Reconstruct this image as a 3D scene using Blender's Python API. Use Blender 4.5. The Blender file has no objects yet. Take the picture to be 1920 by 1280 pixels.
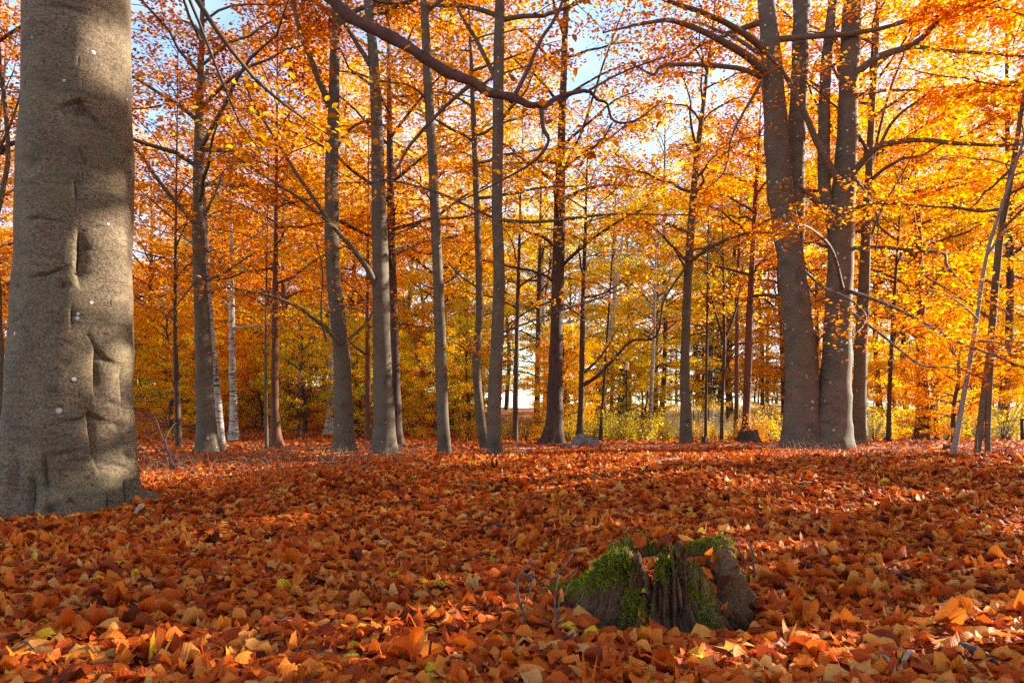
import bpy, math, random
import numpy as np
from mathutils import Vector

# ------------------------------------------------------------------ camera, sky, sun, exposure
SC = bpy.context.scene
COL = SC.collection
FPX, CX, HY, EYE = 1280.0, 960.0, 780.0, 0.9      # focal length / horizon of the photograph in its pixels
cam_d = bpy.data.cameras.new('camera')
cam_d.sensor_width = 36.0; cam_d.lens = 24.0
cam_d.shift_y = (HY - 640.0) / 1920.0
cam_d.clip_start = 0.05; cam_d.clip_end = 2000.0
cam = bpy.data.objects.new('camera', cam_d); COL.objects.link(cam)
cam.location = (0, 0, EYE); cam.rotation_euler = (math.radians(90), 0, 0)
SC.camera = cam

SUN_AZ, SUN_EL = math.radians(24.0), math.radians(21.0)     # azimuth from +X towards +Y
SUN = np.array([math.cos(SUN_AZ) * math.cos(SUN_EL), math.sin(SUN_AZ) * math.cos(SUN_EL), math.sin(SUN_EL)])
sl = bpy.data.lights.new('sun', 'SUN'); sl.energy = 5.0; sl.angle = math.radians(0.5); sl.color = (1.0, 0.90, 0.74)
so = bpy.data.objects.new('sun', sl); COL.objects.link(so)
so.rotation_euler = Vector(SUN).to_track_quat('Z', 'Y').to_euler(); so.location = (30, 12, 30)

world = bpy.data.worlds.new('World'); SC.world = world; world.use_nodes = True
wn, wl = world.node_tree.nodes, world.node_tree.links
wn.clear()
w_out = wn.new('ShaderNodeOutputWorld'); w_bg = wn.new('ShaderNodeBackground'); w_bg.inputs['Strength'].default_value = 0.11
w_sky = wn.new('ShaderNodeTexSky'); w_sky.sky_type = 'NISHITA'; w_sky.sun_disc = False
w_sky.sun_elevation = SUN_EL; w_sky.sun_rotation = math.pi / 2 - SUN_AZ; w_sky.altitude = 50; w_sky.dust_density = 0.1; w_sky.ozone_density = 1.6
w_tc = wn.new('ShaderNodeTexCoord'); w_map = wn.new('ShaderNodeMapping'); w_map.inputs['Scale'].default_value = (1.6, 1.6, 3.4)
w_noi = wn.new('ShaderNodeTexNoise'); w_noi.inputs['Scale'].default_value = 2.2; w_noi.inputs['Detail'].default_value = 7
w_rmp = wn.new('ShaderNodeValToRGB'); w_rmp.color_ramp.elements[0].position = 0.50; w_rmp.color_ramp.elements[1].position = 0.74
w_mix = wn.new('ShaderNodeMix'); w_mix.data_type = 'RGBA'
w_mix.inputs[7].default_value = (2.2, 2.3, 2.5, 1)
wl.new(w_tc.outputs['Generated'], w_map.inputs['Vector']); wl.new(w_map.outputs[0], w_noi.inputs['Vector'])
wl.new(w_noi.outputs['Fac'], w_rmp.inputs['Fac']); wl.new(w_rmp.outputs[0], w_mix.inputs[0])
wl.new(w_sky.outputs[0], w_mix.inputs[6]); wl.new(w_mix.outputs[2], w_bg.inputs['Color']); wl.new(w_bg.outputs[0], w_out.inputs[0])

SC.view_settings.view_transform = 'Standard'; SC.view_settings.look = 'None'
SC.view_settings.exposure = 2.2; SC.view_settings.gamma = 1.0
SC.cycles.max_bounces = 8; SC.cycles.diffuse_bounces = 7; SC.cycles.glossy_bounces = 2
SC.cycles.transmission_bounces = 4; SC.cycles.transparent_max_bounces = 4
SC.cycles.caustics_reflective = False; SC.cycles.caustics_refractive = False
SC.cycles.use_denoising = False
SC.render.filter_size = 1.2 if hasattr(SC.render, 'filter_size') else 1.5

# ------------------------------------------------------------------ helpers
def S(a, b, v):
    t = np.clip((v - a) / (b - a), 0, 1); return t * t * (3 - 2 * t)

def gz(x, y):
    """height of the forest floor"""
    x = np.asarray(x, float); y = np.asarray(y, float)
    z = 0.27 * S(3.6, 8.6, y) * (1 - S(9.2, 14.5, y)) * S(-4.6, -0.6, x)
    z = z - 0.34 * S(22, 34, y) * S(-6, 0, x)
    z = z + 2.3 * S(40, 85, y) + 2.2 * S(26, 52, y) * (1 - S(-14, -3, x))
    z = z + 0.028 * np.sin(1.3 * x + 0.7 * y) * np.sin(0.9 * y - 0.4 * x + 1.0) + 0.012 * np.sin(3.1 * x + 1.2) * np.sin(2.7 * y)
    return z

def W(px, py, d):
    """photo pixel at depth d -> world point"""
    return np.array([(px - CX) / FPX * d, d, EYE + (HY - py) / FPX * d])

def hit(px, py):
    for d in np.arange(1.8, 90, 0.02):
        p = W(px, py, d)
        if p[2] <= gz(p[0], p[1]): return p
    return W(px, py, 90)

def mk_mesh(name, V, Q=None, T=None, fattr=None, vattr=None, flat=False):
    me = bpy.data.meshes.new(name)
    V = np.asarray(V, np.float32); me.vertices.add(len(V)); me.vertices.foreach_set('co', V.ravel())
    Q = np.zeros((0, 4), np.int32) if Q is None else np.asarray(Q, np.int32).reshape(-1, 4)
    T = np.zeros((0, 3), np.int32) if T is None else np.asarray(T, np.int32).reshape(-1, 3)
    me.loops.add(Q.size + T.size)
    me.loops.foreach_set('vertex_index', np.concatenate([Q.ravel(), T.ravel()]))
    me.polygons.add(len(Q) + len(T))
    st = np.concatenate([np.arange(len(Q)) * 4, Q.size + np.arange(len(T)) * 3]).astype(np.int32)
    me.polygons.foreach_set('loop_start', st)
    me.update(calc_edges=True)
    for k, a in (fattr or {}).items():
        at = me.attributes.new(k, 'FLOAT', 'FACE'); at.data.foreach_set('value', np.asarray(a, np.float32))
    for k, a in (vattr or {}).items():
        a = np.asarray(a, np.float32)
        if a.ndim == 1:
            at = me.attributes.new(k, 'FLOAT', 'POINT'); at.data.foreach_set('value', a)
        else:
            at = me.attributes.new(k, 'FLOAT_VECTOR', 'POINT'); at.data.foreach_set('vector', a.ravel())
    if flat: me.shade_flat()
    return me

def link(name, me, mat=None, parent=None, loc=None):
    o = bpy.data.objects.new(name, me); COL.objects.link(o)
    if mat is not None and me is not None and not me.materials: me.materials.append(mat)
    if parent is not None: o.parent = parent
    if loc is not None: o.location = loc
    o.color = (0, 0, 0, 1)
    return o

def tag(o, label, cat, group=None, kind=None):
    if label: o['label'] = label
    if cat: o['category'] = cat
    if group: o['group'] = group
    if kind: o['kind'] = kind
    return o

def root(name, loc, label, cat, group=None):
    o = bpy.data.objects.new(name, None); COL.objects.link(o); o.location = loc; o.empty_display_size = 0.2
    return tag(o, label, cat, group)

def struct(name, me, mat):
    o = link(name, me, mat); o['kind'] = 'structure'; return o

def catmull(P, n):
    P = np.asarray(P, float); m = len(P)
    if m < 3: 
        t = np.linspace(0, 1, n)[:, None]; return P[0] * (1 - t) + P[-1] * t
    E = np.vstack([2 * P[0] - P[1], P, 2 * P[-1] - P[-2]])
    u = np.linspace(0, m - 1, n); i = np.minimum(u.astype(int), m - 2); t = (u - i)[:, None]
    a, b, c, d = E[i], E[i + 1], E[i + 2], E[i + 3]
    return 0.5 * (2 * b + (c - a) * t + (2 * a - 5 * b + 4 * c - d) * t ** 2 + (3 * b - a - 3 * c + d) * t ** 3)

class Tubes:
    def __init__(self): self.V, self.Q, self.n, self.S = [], [], 0, []
    def add(self, P, R, k=5, mod=None, scar=None):
        P = np.asarray(P, float); R = np.asarray(R, float); n = len(P)
        T = np.gradient(P, axis=0); T /= np.linalg.norm(T, axis=1)[:, None] + 1e-9
        ref = np.array([1.0, 0.13, 0]) if abs(T[:, 2].mean()) > 0.75 else np.array([0.05, 0.03, 1.0])
        U = np.cross(T, ref); U /= np.linalg.norm(U, axis=1)[:, None] + 1e-9
        B = np.cross(T, U)
        th = np.linspace(0, 2 * np.pi, k, endpoint=False)
        RR = R[:, None] * np.ones(k) if mod is None else R[:, None] * mod(np.arange(n)[:, None], th[None, :])
        X = P[:, None, :] + RR[..., None] * (np.cos(th)[None, :, None] * U[:, None, :] + np.sin(th)[None, :, None] * B[:, None, :])
        self.V.append(X.reshape(-1, 3)); self.S.append(np.zeros(n * k) if scar is None else scar(P[:, 2][:, None], th[None, :]).ravel())
        i = np.arange(n - 1)[:, None] * k; j = np.arange(k)[None, :]; j2 = (j + 1) % k
        q = np.stack([i + j, i + j2, i + k + j2, i + k + j], -1).reshape(-1, 4) + self.n
        self.Q.append(q); self.n += n * k
    def mesh(self, name, off=(0, 0, 0), **kw):
        return mk_mesh(name, np.concatenate(self.V) - np.asarray(off), np.concatenate(self.Q), vattr={'scar': np.concatenate(self.S)} if any(q.any() for q in self.S) else None, **kw)

# sun rays kept open between the leaves: (target, radius)
OPEN = []
def carve(P):
    keep = np.ones(len(P), bool)
    for tgt, rad in OPEN:
        v = P - tgt; s = v @ SUN
        d2 = (v * v).sum(1) - s * s
        keep &= ~((s > 0.2) & (d2 < rad * rad))
    return keep

class Leaves:
    """leaf blades collected for one crown"""
    def __init__(self): self.P, self.D, self.N, self.L, self.t = [], [], [], [], []
    def add(self, P, D, N, L, t):
        self.P.append(P); self.D.append(D); self.N.append(N); self.L.append(L); self.t.append(t)
    def mesh(self, name, off=(0, 0, 0), fold=False, use_carve=True):
        P = np.concatenate(self.P); D = np.concatenate(self.D); N = np.concatenate(self.N); L = np.concatenate(self.L); t = np.concatenate(self.t)
        if use_carve and OPEN:
            k = carve(P); P, D, N, L, t = P[k], D[k], N[k], L[k], t[k]
        D = D / (np.linalg.norm(D, axis=1)[:, None] + 1e-9)
        Wd = np.cross(N, D); Wd /= np.linalg.norm(Wd, axis=1)[:, None] + 1e-9
        Nn = np.cross(D, Wd)
        L = L[:, None]
        if not fold:
            V = np.stack([P, P + D * L * .48 + Wd * L * .33 + Nn * L * .06, P + D * L, P + D * L * .48 - Wd * L * .33 + Nn * L * .06], 1)
            n = len(P); Q = np.arange(n * 4).reshape(n, 4)
            return mk_mesh(name, V.reshape(-1, 3) - np.asarray(off), Q, fattr={'tint': t}, flat=True)
        V = np.stack([P, P + D * L * .28 + Wd * L * .3 + Nn * L * .08, P + D * L * .66 + Wd * L * .27 + Nn * L * .05, P + D * L - Nn * L * .06,
                      P + D * L * .66 - Wd * L * .27 + Nn * L * .05, P + D * L * .28 - Wd * L * .3 + Nn * L * .08, P + D * L * .5], 1)
        n = len(P); b = np.arange(n)[:, None] * 7
        Q = np.concatenate([b + np.array([[0, 1, 2, 6]]), b + np.array([[6, 2, 3, 4]]), b + np.array([[0, 6, 4, 5]])])
        return mk_mesh(name, V.reshape(-1, 3) - np.asarray(off), Q, fattr={'tint': np.concatenate([t, t, t])}, flat=True)

# ------------------------------------------------------------------ materials
def nmat(name):
    m = bpy.data.materials.new(name); m.use_nodes = True
    nt = m.node_tree; nt.nodes.clear()
    out = nt.nodes.new('ShaderNodeOutputMaterial')
    return m, nt.nodes, nt.links, out

def ramp(n, stops, interp='LINEAR'):
    r = n.new('ShaderNodeValToRGB'); cr = r.color_ramp; cr.interpolation = interp
    while len(cr.elements) < len(stops): cr.elements.new(0.5)
    for e, (p, c) in zip(cr.elements, stops):
        e.position = p; e.color = (c[0], c[1], c[2], 1) if hasattr(c, '__len__') else (c, c, c, 1)
    return r

LEAF_RAMP = [(0.0, (0.20, 0.040, 0.012)), (0.2, (0.42, 0.085, 0.012)), (0.4, (0.70, 0.20, 0.010)), (0.6, (0.82, 0.37, 0.012)),
             (0.78, (0.85, 0.54, 0.025)), (0.9, (0.68, 0.54, 0.04)), (1.0, (0.34, 0.38, 0.05))]
def leaf_material(name, trans=0.55):
    m, n, l, out = nmat(name)
    at = n.new('ShaderNodeAttribute'); at.attribute_name = 'tint'
    oi = n.new('ShaderNodeObjectInfo'); sep = n.new('ShaderNodeSeparateColor')
    l.new(oi.outputs['Color'], sep.inputs[0])
    ad = n.new('ShaderNodeMath'); ad.operation = 'ADD'; ad.use_clamp = True
    l.new(at.outputs['Fac'], ad.inputs[0]); l.new(sep.outputs[0], ad.inputs[1])
    r = ramp(n, LEAF_RAMP); l.new(ad.outputs[0], r.inputs[0])
    d = n.new('ShaderNodeBsdfDiffuse'); t = n.new('ShaderNodeBsdfTranslucent'); mx = n.new('ShaderNodeMixShader')
    l.new(r.outputs[0], d.inputs[0])
    hs = n.new('ShaderNodeHueSaturation'); hs.inputs['Saturation'].default_value = 1.1; hs.inputs['Value'].default_value = 1.15
    l.new(r.outputs[0], hs.inputs['Color']); l.new(hs.outputs[0], t.inputs[0])
    mx.inputs[0].default_value = trans
    l.new(d.outputs[0], mx.inputs[1]); l.new(t.outputs[0], mx.inputs[2]); l.new(mx.outputs[0], out.inputs[0])
    return m

def litter_material():
    m, n, l, out = nmat('fallen_leaf')
    at = n.new('ShaderNodeAttribute'); at.attribute_name = 'tint'
    uv = n.new('ShaderNodeAttribute'); uv.attribute_name = 'blade'
    r = ramp(n, [(0.0, (0.06, 0.014, 0.006)), (0.18, (0.17, 0.027, 0.007)), (0.42, (0.42, 0.060, 0.005)), (0.66, (0.60, 0.130, 0.008)),
                 (0.84, (0.64, 0.21, 0.020)), (0.93, (0.58, 0.29, 0.08)), (0.97, (0.64, 0.36, 0.01)), (1.0, (0.60, 0.42, 0.03))])
    l.new(at.outputs['Fac'], r.inputs[0])
    # side veins: stripes running out from the midrib
    sx = n.new('ShaderNodeSeparateXYZ'); l.new(uv.outputs['Vector'], sx.inputs[0])
    ab = n.new('ShaderNodeMath'); ab.operation = 'ABSOLUTE'; l.new(sx.outputs[1], ab.inputs[0])
    mu = n.new('ShaderNodeMath'); mu.operation = 'MULTIPLY_ADD'; mu.inputs[1].default_value = -0.35; l.new(ab.outputs[0], mu.inputs[0]); l.new(sx.outputs[0], mu.inputs[2])
    sn = n.new('ShaderNodeMath'); sn.operation = 'MULTIPLY'; sn.inputs[1].default_value = 46; l.new(mu.outputs[0], sn.inputs[0])
    s2 = n.new('ShaderNodeMath'); s2.operation = 'SINE'; l.new(sn.outputs[0], s2.inputs[0])
    no = n.new('ShaderNodeTexNoise'); no.inputs['Scale'].default_value = 34; no.inputs['Detail'].default_value = 3
    bu = n.new('ShaderNodeBump'); bu.inputs['Strength'].default_value = 0.22; bu.inputs['Distance'].default_value = 0.002
    l.new(s2.outputs[0], bu.inputs['Height'])
    mxc = n.new('ShaderNodeMix'); mxc.data_type = 'RGBA'; mxc.blend_type = 'MULTIPLY'; mxc.inputs[0].default_value = 0.6
    r2 = ramp(n, [(0.3, (0.78, 0.68, 0.62)), (0.62, (1.2, 1.2, 1.2))]); l.new(no.outputs['Fac'], r2.inputs[0])
    l.new(r.outputs[0], mxc.inputs[6]); l.new(r2.outputs[0], mxc.inputs[7])
    p = n.new('ShaderNodeBsdfPrincipled'); p.inputs['Roughness'].default_value = 0.6; p.inputs['Specular IOR Level'].default_value = 0.12
    l.new(mxc.outputs[2], p.inputs['Base Color']); l.new(bu.outputs[0], p.inputs['Normal'])
    t = n.new('ShaderNodeBsdfTranslucent'); l.new(mxc.outputs[2], t.inputs[0])
    mx = n.new('ShaderNodeMixShader'); mx.inputs[0].default_value = 0.25
    l.new(p.outputs[0], mx.inputs[1]); l.new(t.outputs[0], mx.inputs[2]); l.new(mx.outputs[0], out.inputs[0])
    return m

def bark_material(name, dark, light, speck=0.5, vert=1.0, lichen=0.0, bump=0.5, rings=0.0, scale=1.0, moss=0.0, ringdark=None, pit=0.0, lscale=11):
    """vert < 1 stretches the pattern up the stem (furrowed bark), > 1 across it (smooth beech)"""
    m, n, l, out = nmat(name)
    tc = n.new('ShaderNodeTexCoord')
    mp = n.new('ShaderNodeMapping'); mp.inputs['Scale'].default_value = (1, 1, vert); l.new(tc.outputs['Object'], mp.inputs[0])
    n1 = n.new('ShaderNodeTexNoise'); n1.inputs['Scale'].default_value = 2.3 * scale; n1.inputs['Detail'].default_value = 6; n1.inputs['Roughness'].default_value = 0.62
    n2 = n.new('ShaderNodeTexNoise'); n2.inputs['Scale'].default_value = 38 * scale; n2.inputs['Detail'].default_value = 5; n2.inputs['Roughness'].default_value = 0.7
    l.new(mp.outputs[0], n1.inputs['Vector']); l.new(mp.outputs[0], n2.inputs['Vector'])
    ad = n.new('ShaderNodeMix'); ad.data_type = 'FLOAT'; ad.inputs[0].default_value = speck
    l.new(n1.outputs['Fac'], ad.inputs[2]); l.new(n2.outputs['Fac'], ad.inputs[3])
    r = ramp(n, [(0.34, dark), (0.64, light)]); l.new(ad.outputs[0], r.inputs[0])
    col = r.outputs[0]
    hgt = ad.outputs[0]
    if pit > 0:
        vp = n.new('ShaderNodeTexVoronoi'); vp.inputs['Scale'].default_value = 42; l.new(mp.outputs[0], vp.inputs['Vector'])
        rp = ramp(n, [(0.16, (0.30, 0.27, 0.24)), (0.5, (1.08, 1.08, 1.08))]); l.new(vp.outputs['Distance'], rp.inputs[0])
        mm = n.new('ShaderNodeMix'); mm.data_type = 'RGBA'; mm.blend_type = 'MULTIPLY'; mm.inputs[0].default_value = pit
        l.new(col, mm.inputs[6]); l.new(rp.outputs[0], mm.inputs[7]); col = mm.outputs[2]
    if rings > 0:
        mp2 = n.new('ShaderNodeMapping'); mp2.inputs['Scale'].default_value = (1.6, 1.6, 9.0); l.new(tc.outputs['Object'], mp2.inputs[0])
        n3 = n.new('ShaderNodeTexNoise'); n3.inputs['Scale'].default_value = 2.4; n3.inputs['Detail'].default_value = 3; l.new(mp2.outputs[0], n3.inputs['Vector'])
        r3 = ramp(n, [(0.55, (0, 0, 0)), (0.62, (1, 1, 1))]); l.new(n3.outputs['Fac'], r3.inputs[0])
        ml = n.new('ShaderNodeMath'); ml.operation = 'MULTIPLY'; ml.inputs[1].default_value = rings; l.new(r3.outputs[0], ml.inputs[0])
        mm = n.new('ShaderNodeMix'); mm.data_type = 'RGBA'; l.new(ml.outputs[0], mm.inputs[0])
        l.new(col, mm.inputs[6]); mm.inputs[7].default_value = (*(ringdark or [c * 0.45 for c in dark]), 1); col = mm.outputs[2]
    if lichen > 0:
        vo = n.new('ShaderNodeTexVoronoi'); vo.inputs['Scale'].default_value = lscale; vo.inputs['Randomness'].default_value = 1
        l.new(tc.outputs['Object'], vo.inputs['Vector'])
        sp = n.new('ShaderNodeSeparateColor'); l.new(vo.outputs['Color'], sp.inputs[0])
        sz = n.new('ShaderNodeMapRange'); sz.inputs[1].default_value = 1 - lichen; sz.inputs[2].default_value = 1.0; sz.inputs[3].default_value = 0.0; sz.inputs[4].default_value = 0.27
        l.new(sp.outputs[0], sz.inputs[0])
        lt = n.new('ShaderNodeMath'); lt.operation = 'LESS_THAN'; l.new(vo.outputs['Distance'], lt.inputs[0]); l.new(sz.outputs[0], lt.inputs[1])
        mm = n.new('ShaderNodeMix'); mm.data_type = 'RGBA'; l.new(lt.outputs[0], mm.inputs[0])
        l.new(col, mm.inputs[6]); mm.inputs[7].default_value = (0.42, 0.42, 0.40, 1); col = mm.outputs[2]
    if moss > 0:
        n4 = n.new('ShaderNodeTexNoise'); n4.inputs['Scale'].default_value = 1.7; n4.inputs['Detail'].default_value = 6; l.new(tc.outputs['Object'], n4.inputs['Vector'])
        r4 = ramp(n, [(0.5, 0.0), (0.68, moss)]); l.new(n4.outputs['Fac'], r4.inputs[0])
        mm = n.new('ShaderNodeMix'); mm.data_type = 'RGBA'; l.new(r4.outputs[0], mm.inputs[0]); l.new(col, mm.inputs[6])
        mm.inputs[7].default_value = (0.115, 0.10, 0.048, 1); col = mm.outputs[2]
    sc = n.new('ShaderNodeAttribute'); sc.attribute_name = 'scar'
    mm = n.new('ShaderNodeMix'); mm.data_type = 'RGBA'; l.new(sc.outputs['Fac'], mm.inputs[0]); l.new(col, mm.inputs[6])
    mm.inputs[7].default_value = (0.022, 0.016, 0.012, 1); col = mm.outputs[2]
    if rings > 0:
        mp5 = n.new('ShaderNodeMapping'); mp5.inputs['Scale'].default_value = (2.2, 2.2, 26.0); l.new(tc.outputs['Object'], mp5.inputs[0])
        n5 = n.new('ShaderNodeTexNoise'); n5.inputs['Scale'].default_value = 2.0; n5.inputs['Detail'].default_value = 4; l.new(mp5.outputs[0], n5.inputs['Vector'])
        a5 = n.new('ShaderNodeMath'); a5.operation = 'MULTIPLY_ADD'; a5.inputs[1].default_value = 0.2; l.new(n5.outputs['Fac'], a5.inputs[0]); l.new(hgt, a5.inputs[2]); hgt = a5.outputs[0]
    b = n.new('ShaderNodeBump'); b.inputs['Strength'].default_value = bump; b.inputs['Distance'].default_value = 0.02; l.new(hgt, b.inputs['Height'])
    p = n.new('ShaderNodeBsdfPrincipled'); p.inputs['Roughness'].default_value = 0.85; p.inputs['Specular IOR Level'].default_value = 0.25
    l.new(col, p.inputs['Base Color']); l.new(b.outputs[0], p.inputs['Normal']); l.new(p.outputs[0], out.inputs[0])
    return m

def simple(name, col, rough=0.7, metal=0.0, noise=0.0, scale=8.0, bump=0.0, col2=None, stretch=(1, 1, 1)):
    m, n, l, out = nmat(name)
    p = n.new('ShaderNodeBsdfPrincipled'); p.inputs['Roughness'].default_value = rough; p.inputs['Metallic'].default_value = metal
    tc = n.new('ShaderNodeTexCoord'); mp = n.new('ShaderNodeMapping'); mp.inputs['Scale'].default_value = stretch
    no = n.new('ShaderNodeTexNoise'); no.inputs['Scale'].default_value = scale; no.inputs['Detail'].default_value = 6
    l.new(tc.outputs['Object'], mp.inputs[0]); l.new(mp.outputs[0], no.inputs['Vector'])
    c2 = col2 or [c * (1 - noise) for c in col]
    r = ramp(n, [(0.35, c2), (0.65, col)]); l.new(no.outputs['Fac'], r.inputs[0]); l.new(r.outputs[0], p.inputs['Base Color'])
    if bump:
        b = n.new('ShaderNodeBump'); b.inputs['Strength'].default_value = bump; b.inputs['Distance'].default_value = 0.03
        l.new(no.outputs['Fac'], b.inputs['Height']); l.new(b.outputs[0], p.inputs['Normal'])
    l.new(p.outputs[0], out.inputs[0]); return m

M_LEAF = leaf_material('beech_foliage')
M_LITTER = litter_material()
M_BEECH = bark_material('beech_bark', (0.052, 0.038, 0.026), (0.138, 0.104, 0.067), speck=0.55, vert=1.6, lichen=0.10, bump=0.35, rings=0.16, moss=0.5)
M_BIGBEECH = bark_material('old_beech_bark', (0.046, 0.031, 0.020), (0.21, 0.152, 0.088), speck=0.66, vert=1.5, lichen=0.07, bump=0.9, rings=0.3, moss=0.5, pit=0.85)
M_TWIN = bark_material('twin_beech_bark', (0.060, 0.046, 0.033), (0.155, 0.122, 0.083), speck=0.5, vert=1.6, lichen=0.5, bump=0.6, rings=0.2, moss=0.5, lscale=6.5)
M_SAP = bark_material('sapling_bark', (0.13, 0.108, 0.098), (0.27, 0.235, 0.21), speck=0.5, vert=1.6, bump=0.3, rings=0.1)
M_DARK = bark_material('dark_bark', (0.028, 0.018, 0.014), (0.095, 0.058, 0.042), speck=0.5, vert=0.3, bump=0.9, scale=1.0)
M_RED = bark_material('red_bark', (0.06, 0.022, 0.014), (0.17, 0.07, 0.04), speck=0.5, vert=0.35, bump=0.9)
M_LIMB = bark_material('limb_bark', (0.045, 0.021, 0.017), (0.15, 0.07, 0.052), speck=0.6, vert=1.0, bump=0.8, scale=2.0)
M_BIRCH = bark_material('birch_bark', (0.20, 0.18, 0.15), (0.46, 0.43, 0.37), speck=0.4, vert=2.0, bump=0.3, rings=0.95, ringdark=(0.05, 0.04, 0.035))
M_TWIG = simple('twig_bark', (0.10, 0.065, 0.05), 0.8, noise=0.6, scale=30)
M_PALETWIG = simple('dry_stem', (0.42, 0.29, 0.16), 0.8, noise=0.5, scale=20)

# ------------------------------------------------------------------ ground, path, meadow
def warp(a, b, n, c, p=2.2):
    u = np.linspace(-1, 1, n); s = np.sign(u) * np.abs(u) ** p
    return np.where(s < 0, c + s * (c - a), c + s * (b - c))
def sheet(xs, ys, dz=0.0):
    X, Y = np.meshgrid(xs, ys); Z = gz(X, Y) + dz
    V = np.stack([X, Y, Z], -1).reshape(-1, 3); nx, ny = len(xs), len(ys)
    i = np.arange(ny - 1)[:, None] * nx + np.arange(nx - 1)[None, :]
    return V, np.stack([i, i + 1, i + nx + 1, i + nx], -1).reshape(-1, 4)
V, Q = sheet(warp(-320, 320, 220, 0), warp(-40, 600, 240, 7.0))

def ground_material():
    m, n, l, out = nmat('leaf_covered_ground')
    tc = n.new('ShaderNodeTexCoord')
    vo = n.new('ShaderNodeTexVoronoi'); vo.inputs['Scale'].default_value = 15
    no = n.new('ShaderNodeTexNoise'); no.inputs['Scale'].default_value = 6; no.inputs['Detail'].default_value = 4
    mp = n.new('ShaderNodeMix'); mp.data_type = 'RGBA'; mp.inputs[0].default_value = 0.06
    l.new(tc.outputs['Object'], no.inputs['Vector']); l.new(tc.outputs['Object'], mp.inputs[6]); l.new(no.outputs['Color'], mp.inputs[7]); l.new(mp.outputs[2], vo.inputs['Vector'])
    sp = n.new('ShaderNodeSeparateColor'); l.new(vo.outputs['Color'], sp.inputs[0])
    r = ramp(n, [(0.0, (0.07, 0.018, 0.010)), (0.3, (0.20, 0.045, 0.014)), (0.6, (0.38, 0.095, 0.02)), (0.85, (0.50, 0.19, 0.04)), (1.0, (0.52, 0.28, 0.09))])
    l.new(sp.outputs[0], r.inputs[0])
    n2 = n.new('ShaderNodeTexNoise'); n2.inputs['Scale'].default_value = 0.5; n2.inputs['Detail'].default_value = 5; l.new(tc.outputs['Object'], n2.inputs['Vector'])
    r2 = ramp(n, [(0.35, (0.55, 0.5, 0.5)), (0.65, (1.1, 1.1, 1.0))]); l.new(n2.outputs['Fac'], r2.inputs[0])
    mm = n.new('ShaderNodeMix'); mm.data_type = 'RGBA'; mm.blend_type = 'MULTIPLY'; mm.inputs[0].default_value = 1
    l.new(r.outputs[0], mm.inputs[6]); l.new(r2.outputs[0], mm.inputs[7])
    b = n.new('ShaderNodeBump'); b.inputs['Strength'].default_value = 0.9; b.inputs['Distance'].default_value = 0.04; l.new(sp.outputs[1], b.inputs['Height'])
    p = n.new('ShaderNodeBsdfPrincipled'); p.inputs['Roughness'].default_value = 0.8; p.inputs['Specular IOR Level'].default_value = 0.2
    l.new(mm.outputs[2], p.inputs['Base Color']); l.new(b.outputs[0], p.inputs['Normal']); l.new(p.outputs[0], out.inputs[0])
    return m
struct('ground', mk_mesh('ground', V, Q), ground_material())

pc = catmull([(-30, 21), (-15, 20.3), (-7, 19.6), (-2, 19.3), (3, 20.5), (8, 23.2), (14, 23.0), (20, 20.5), (32, 16)], 90)
tn = np.gradient(pc, axis=0); tn /= np.linalg.norm(tn, axis=1)[:, None]; nr = np.stack([-tn[:, 1], tn[:, 0]], 1)
rows = []
for k in np.linspace(-1, 1, 6):
    q = pc + nr * k * (0.55 + 0.12 * np.sin(np.arange(90) * .7)[:, None]); rows.append(np.column_stack([q, gz(q[:, 0], q[:, 1]) + 0.012]))
V = np.stack(rows, 1).reshape(-1, 3); i = np.arange(89)[:, None] * 6 + np.arange(5)[None, :]
struct('path', mk_mesh('path', V, np.stack([i, i + 1, i + 7, i + 6], -1).reshape(-1, 4)),
       simple('gravel_path', (0.40, 0.27, 0.20), 0.9, noise=0.45, scale=14, bump=0.4))
V, Q = sheet(np.linspace(5, 60, 40), np.linspace(41, 92, 40), 0.03)
struct('meadow', mk_mesh('meadow', V, Q), simple('dry_meadow', (0.72, 0.54, 0.24), 0.9, noise=0.3, scale=0.8, col2=(0.58, 0.47, 0.18), bump=0.5))

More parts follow.
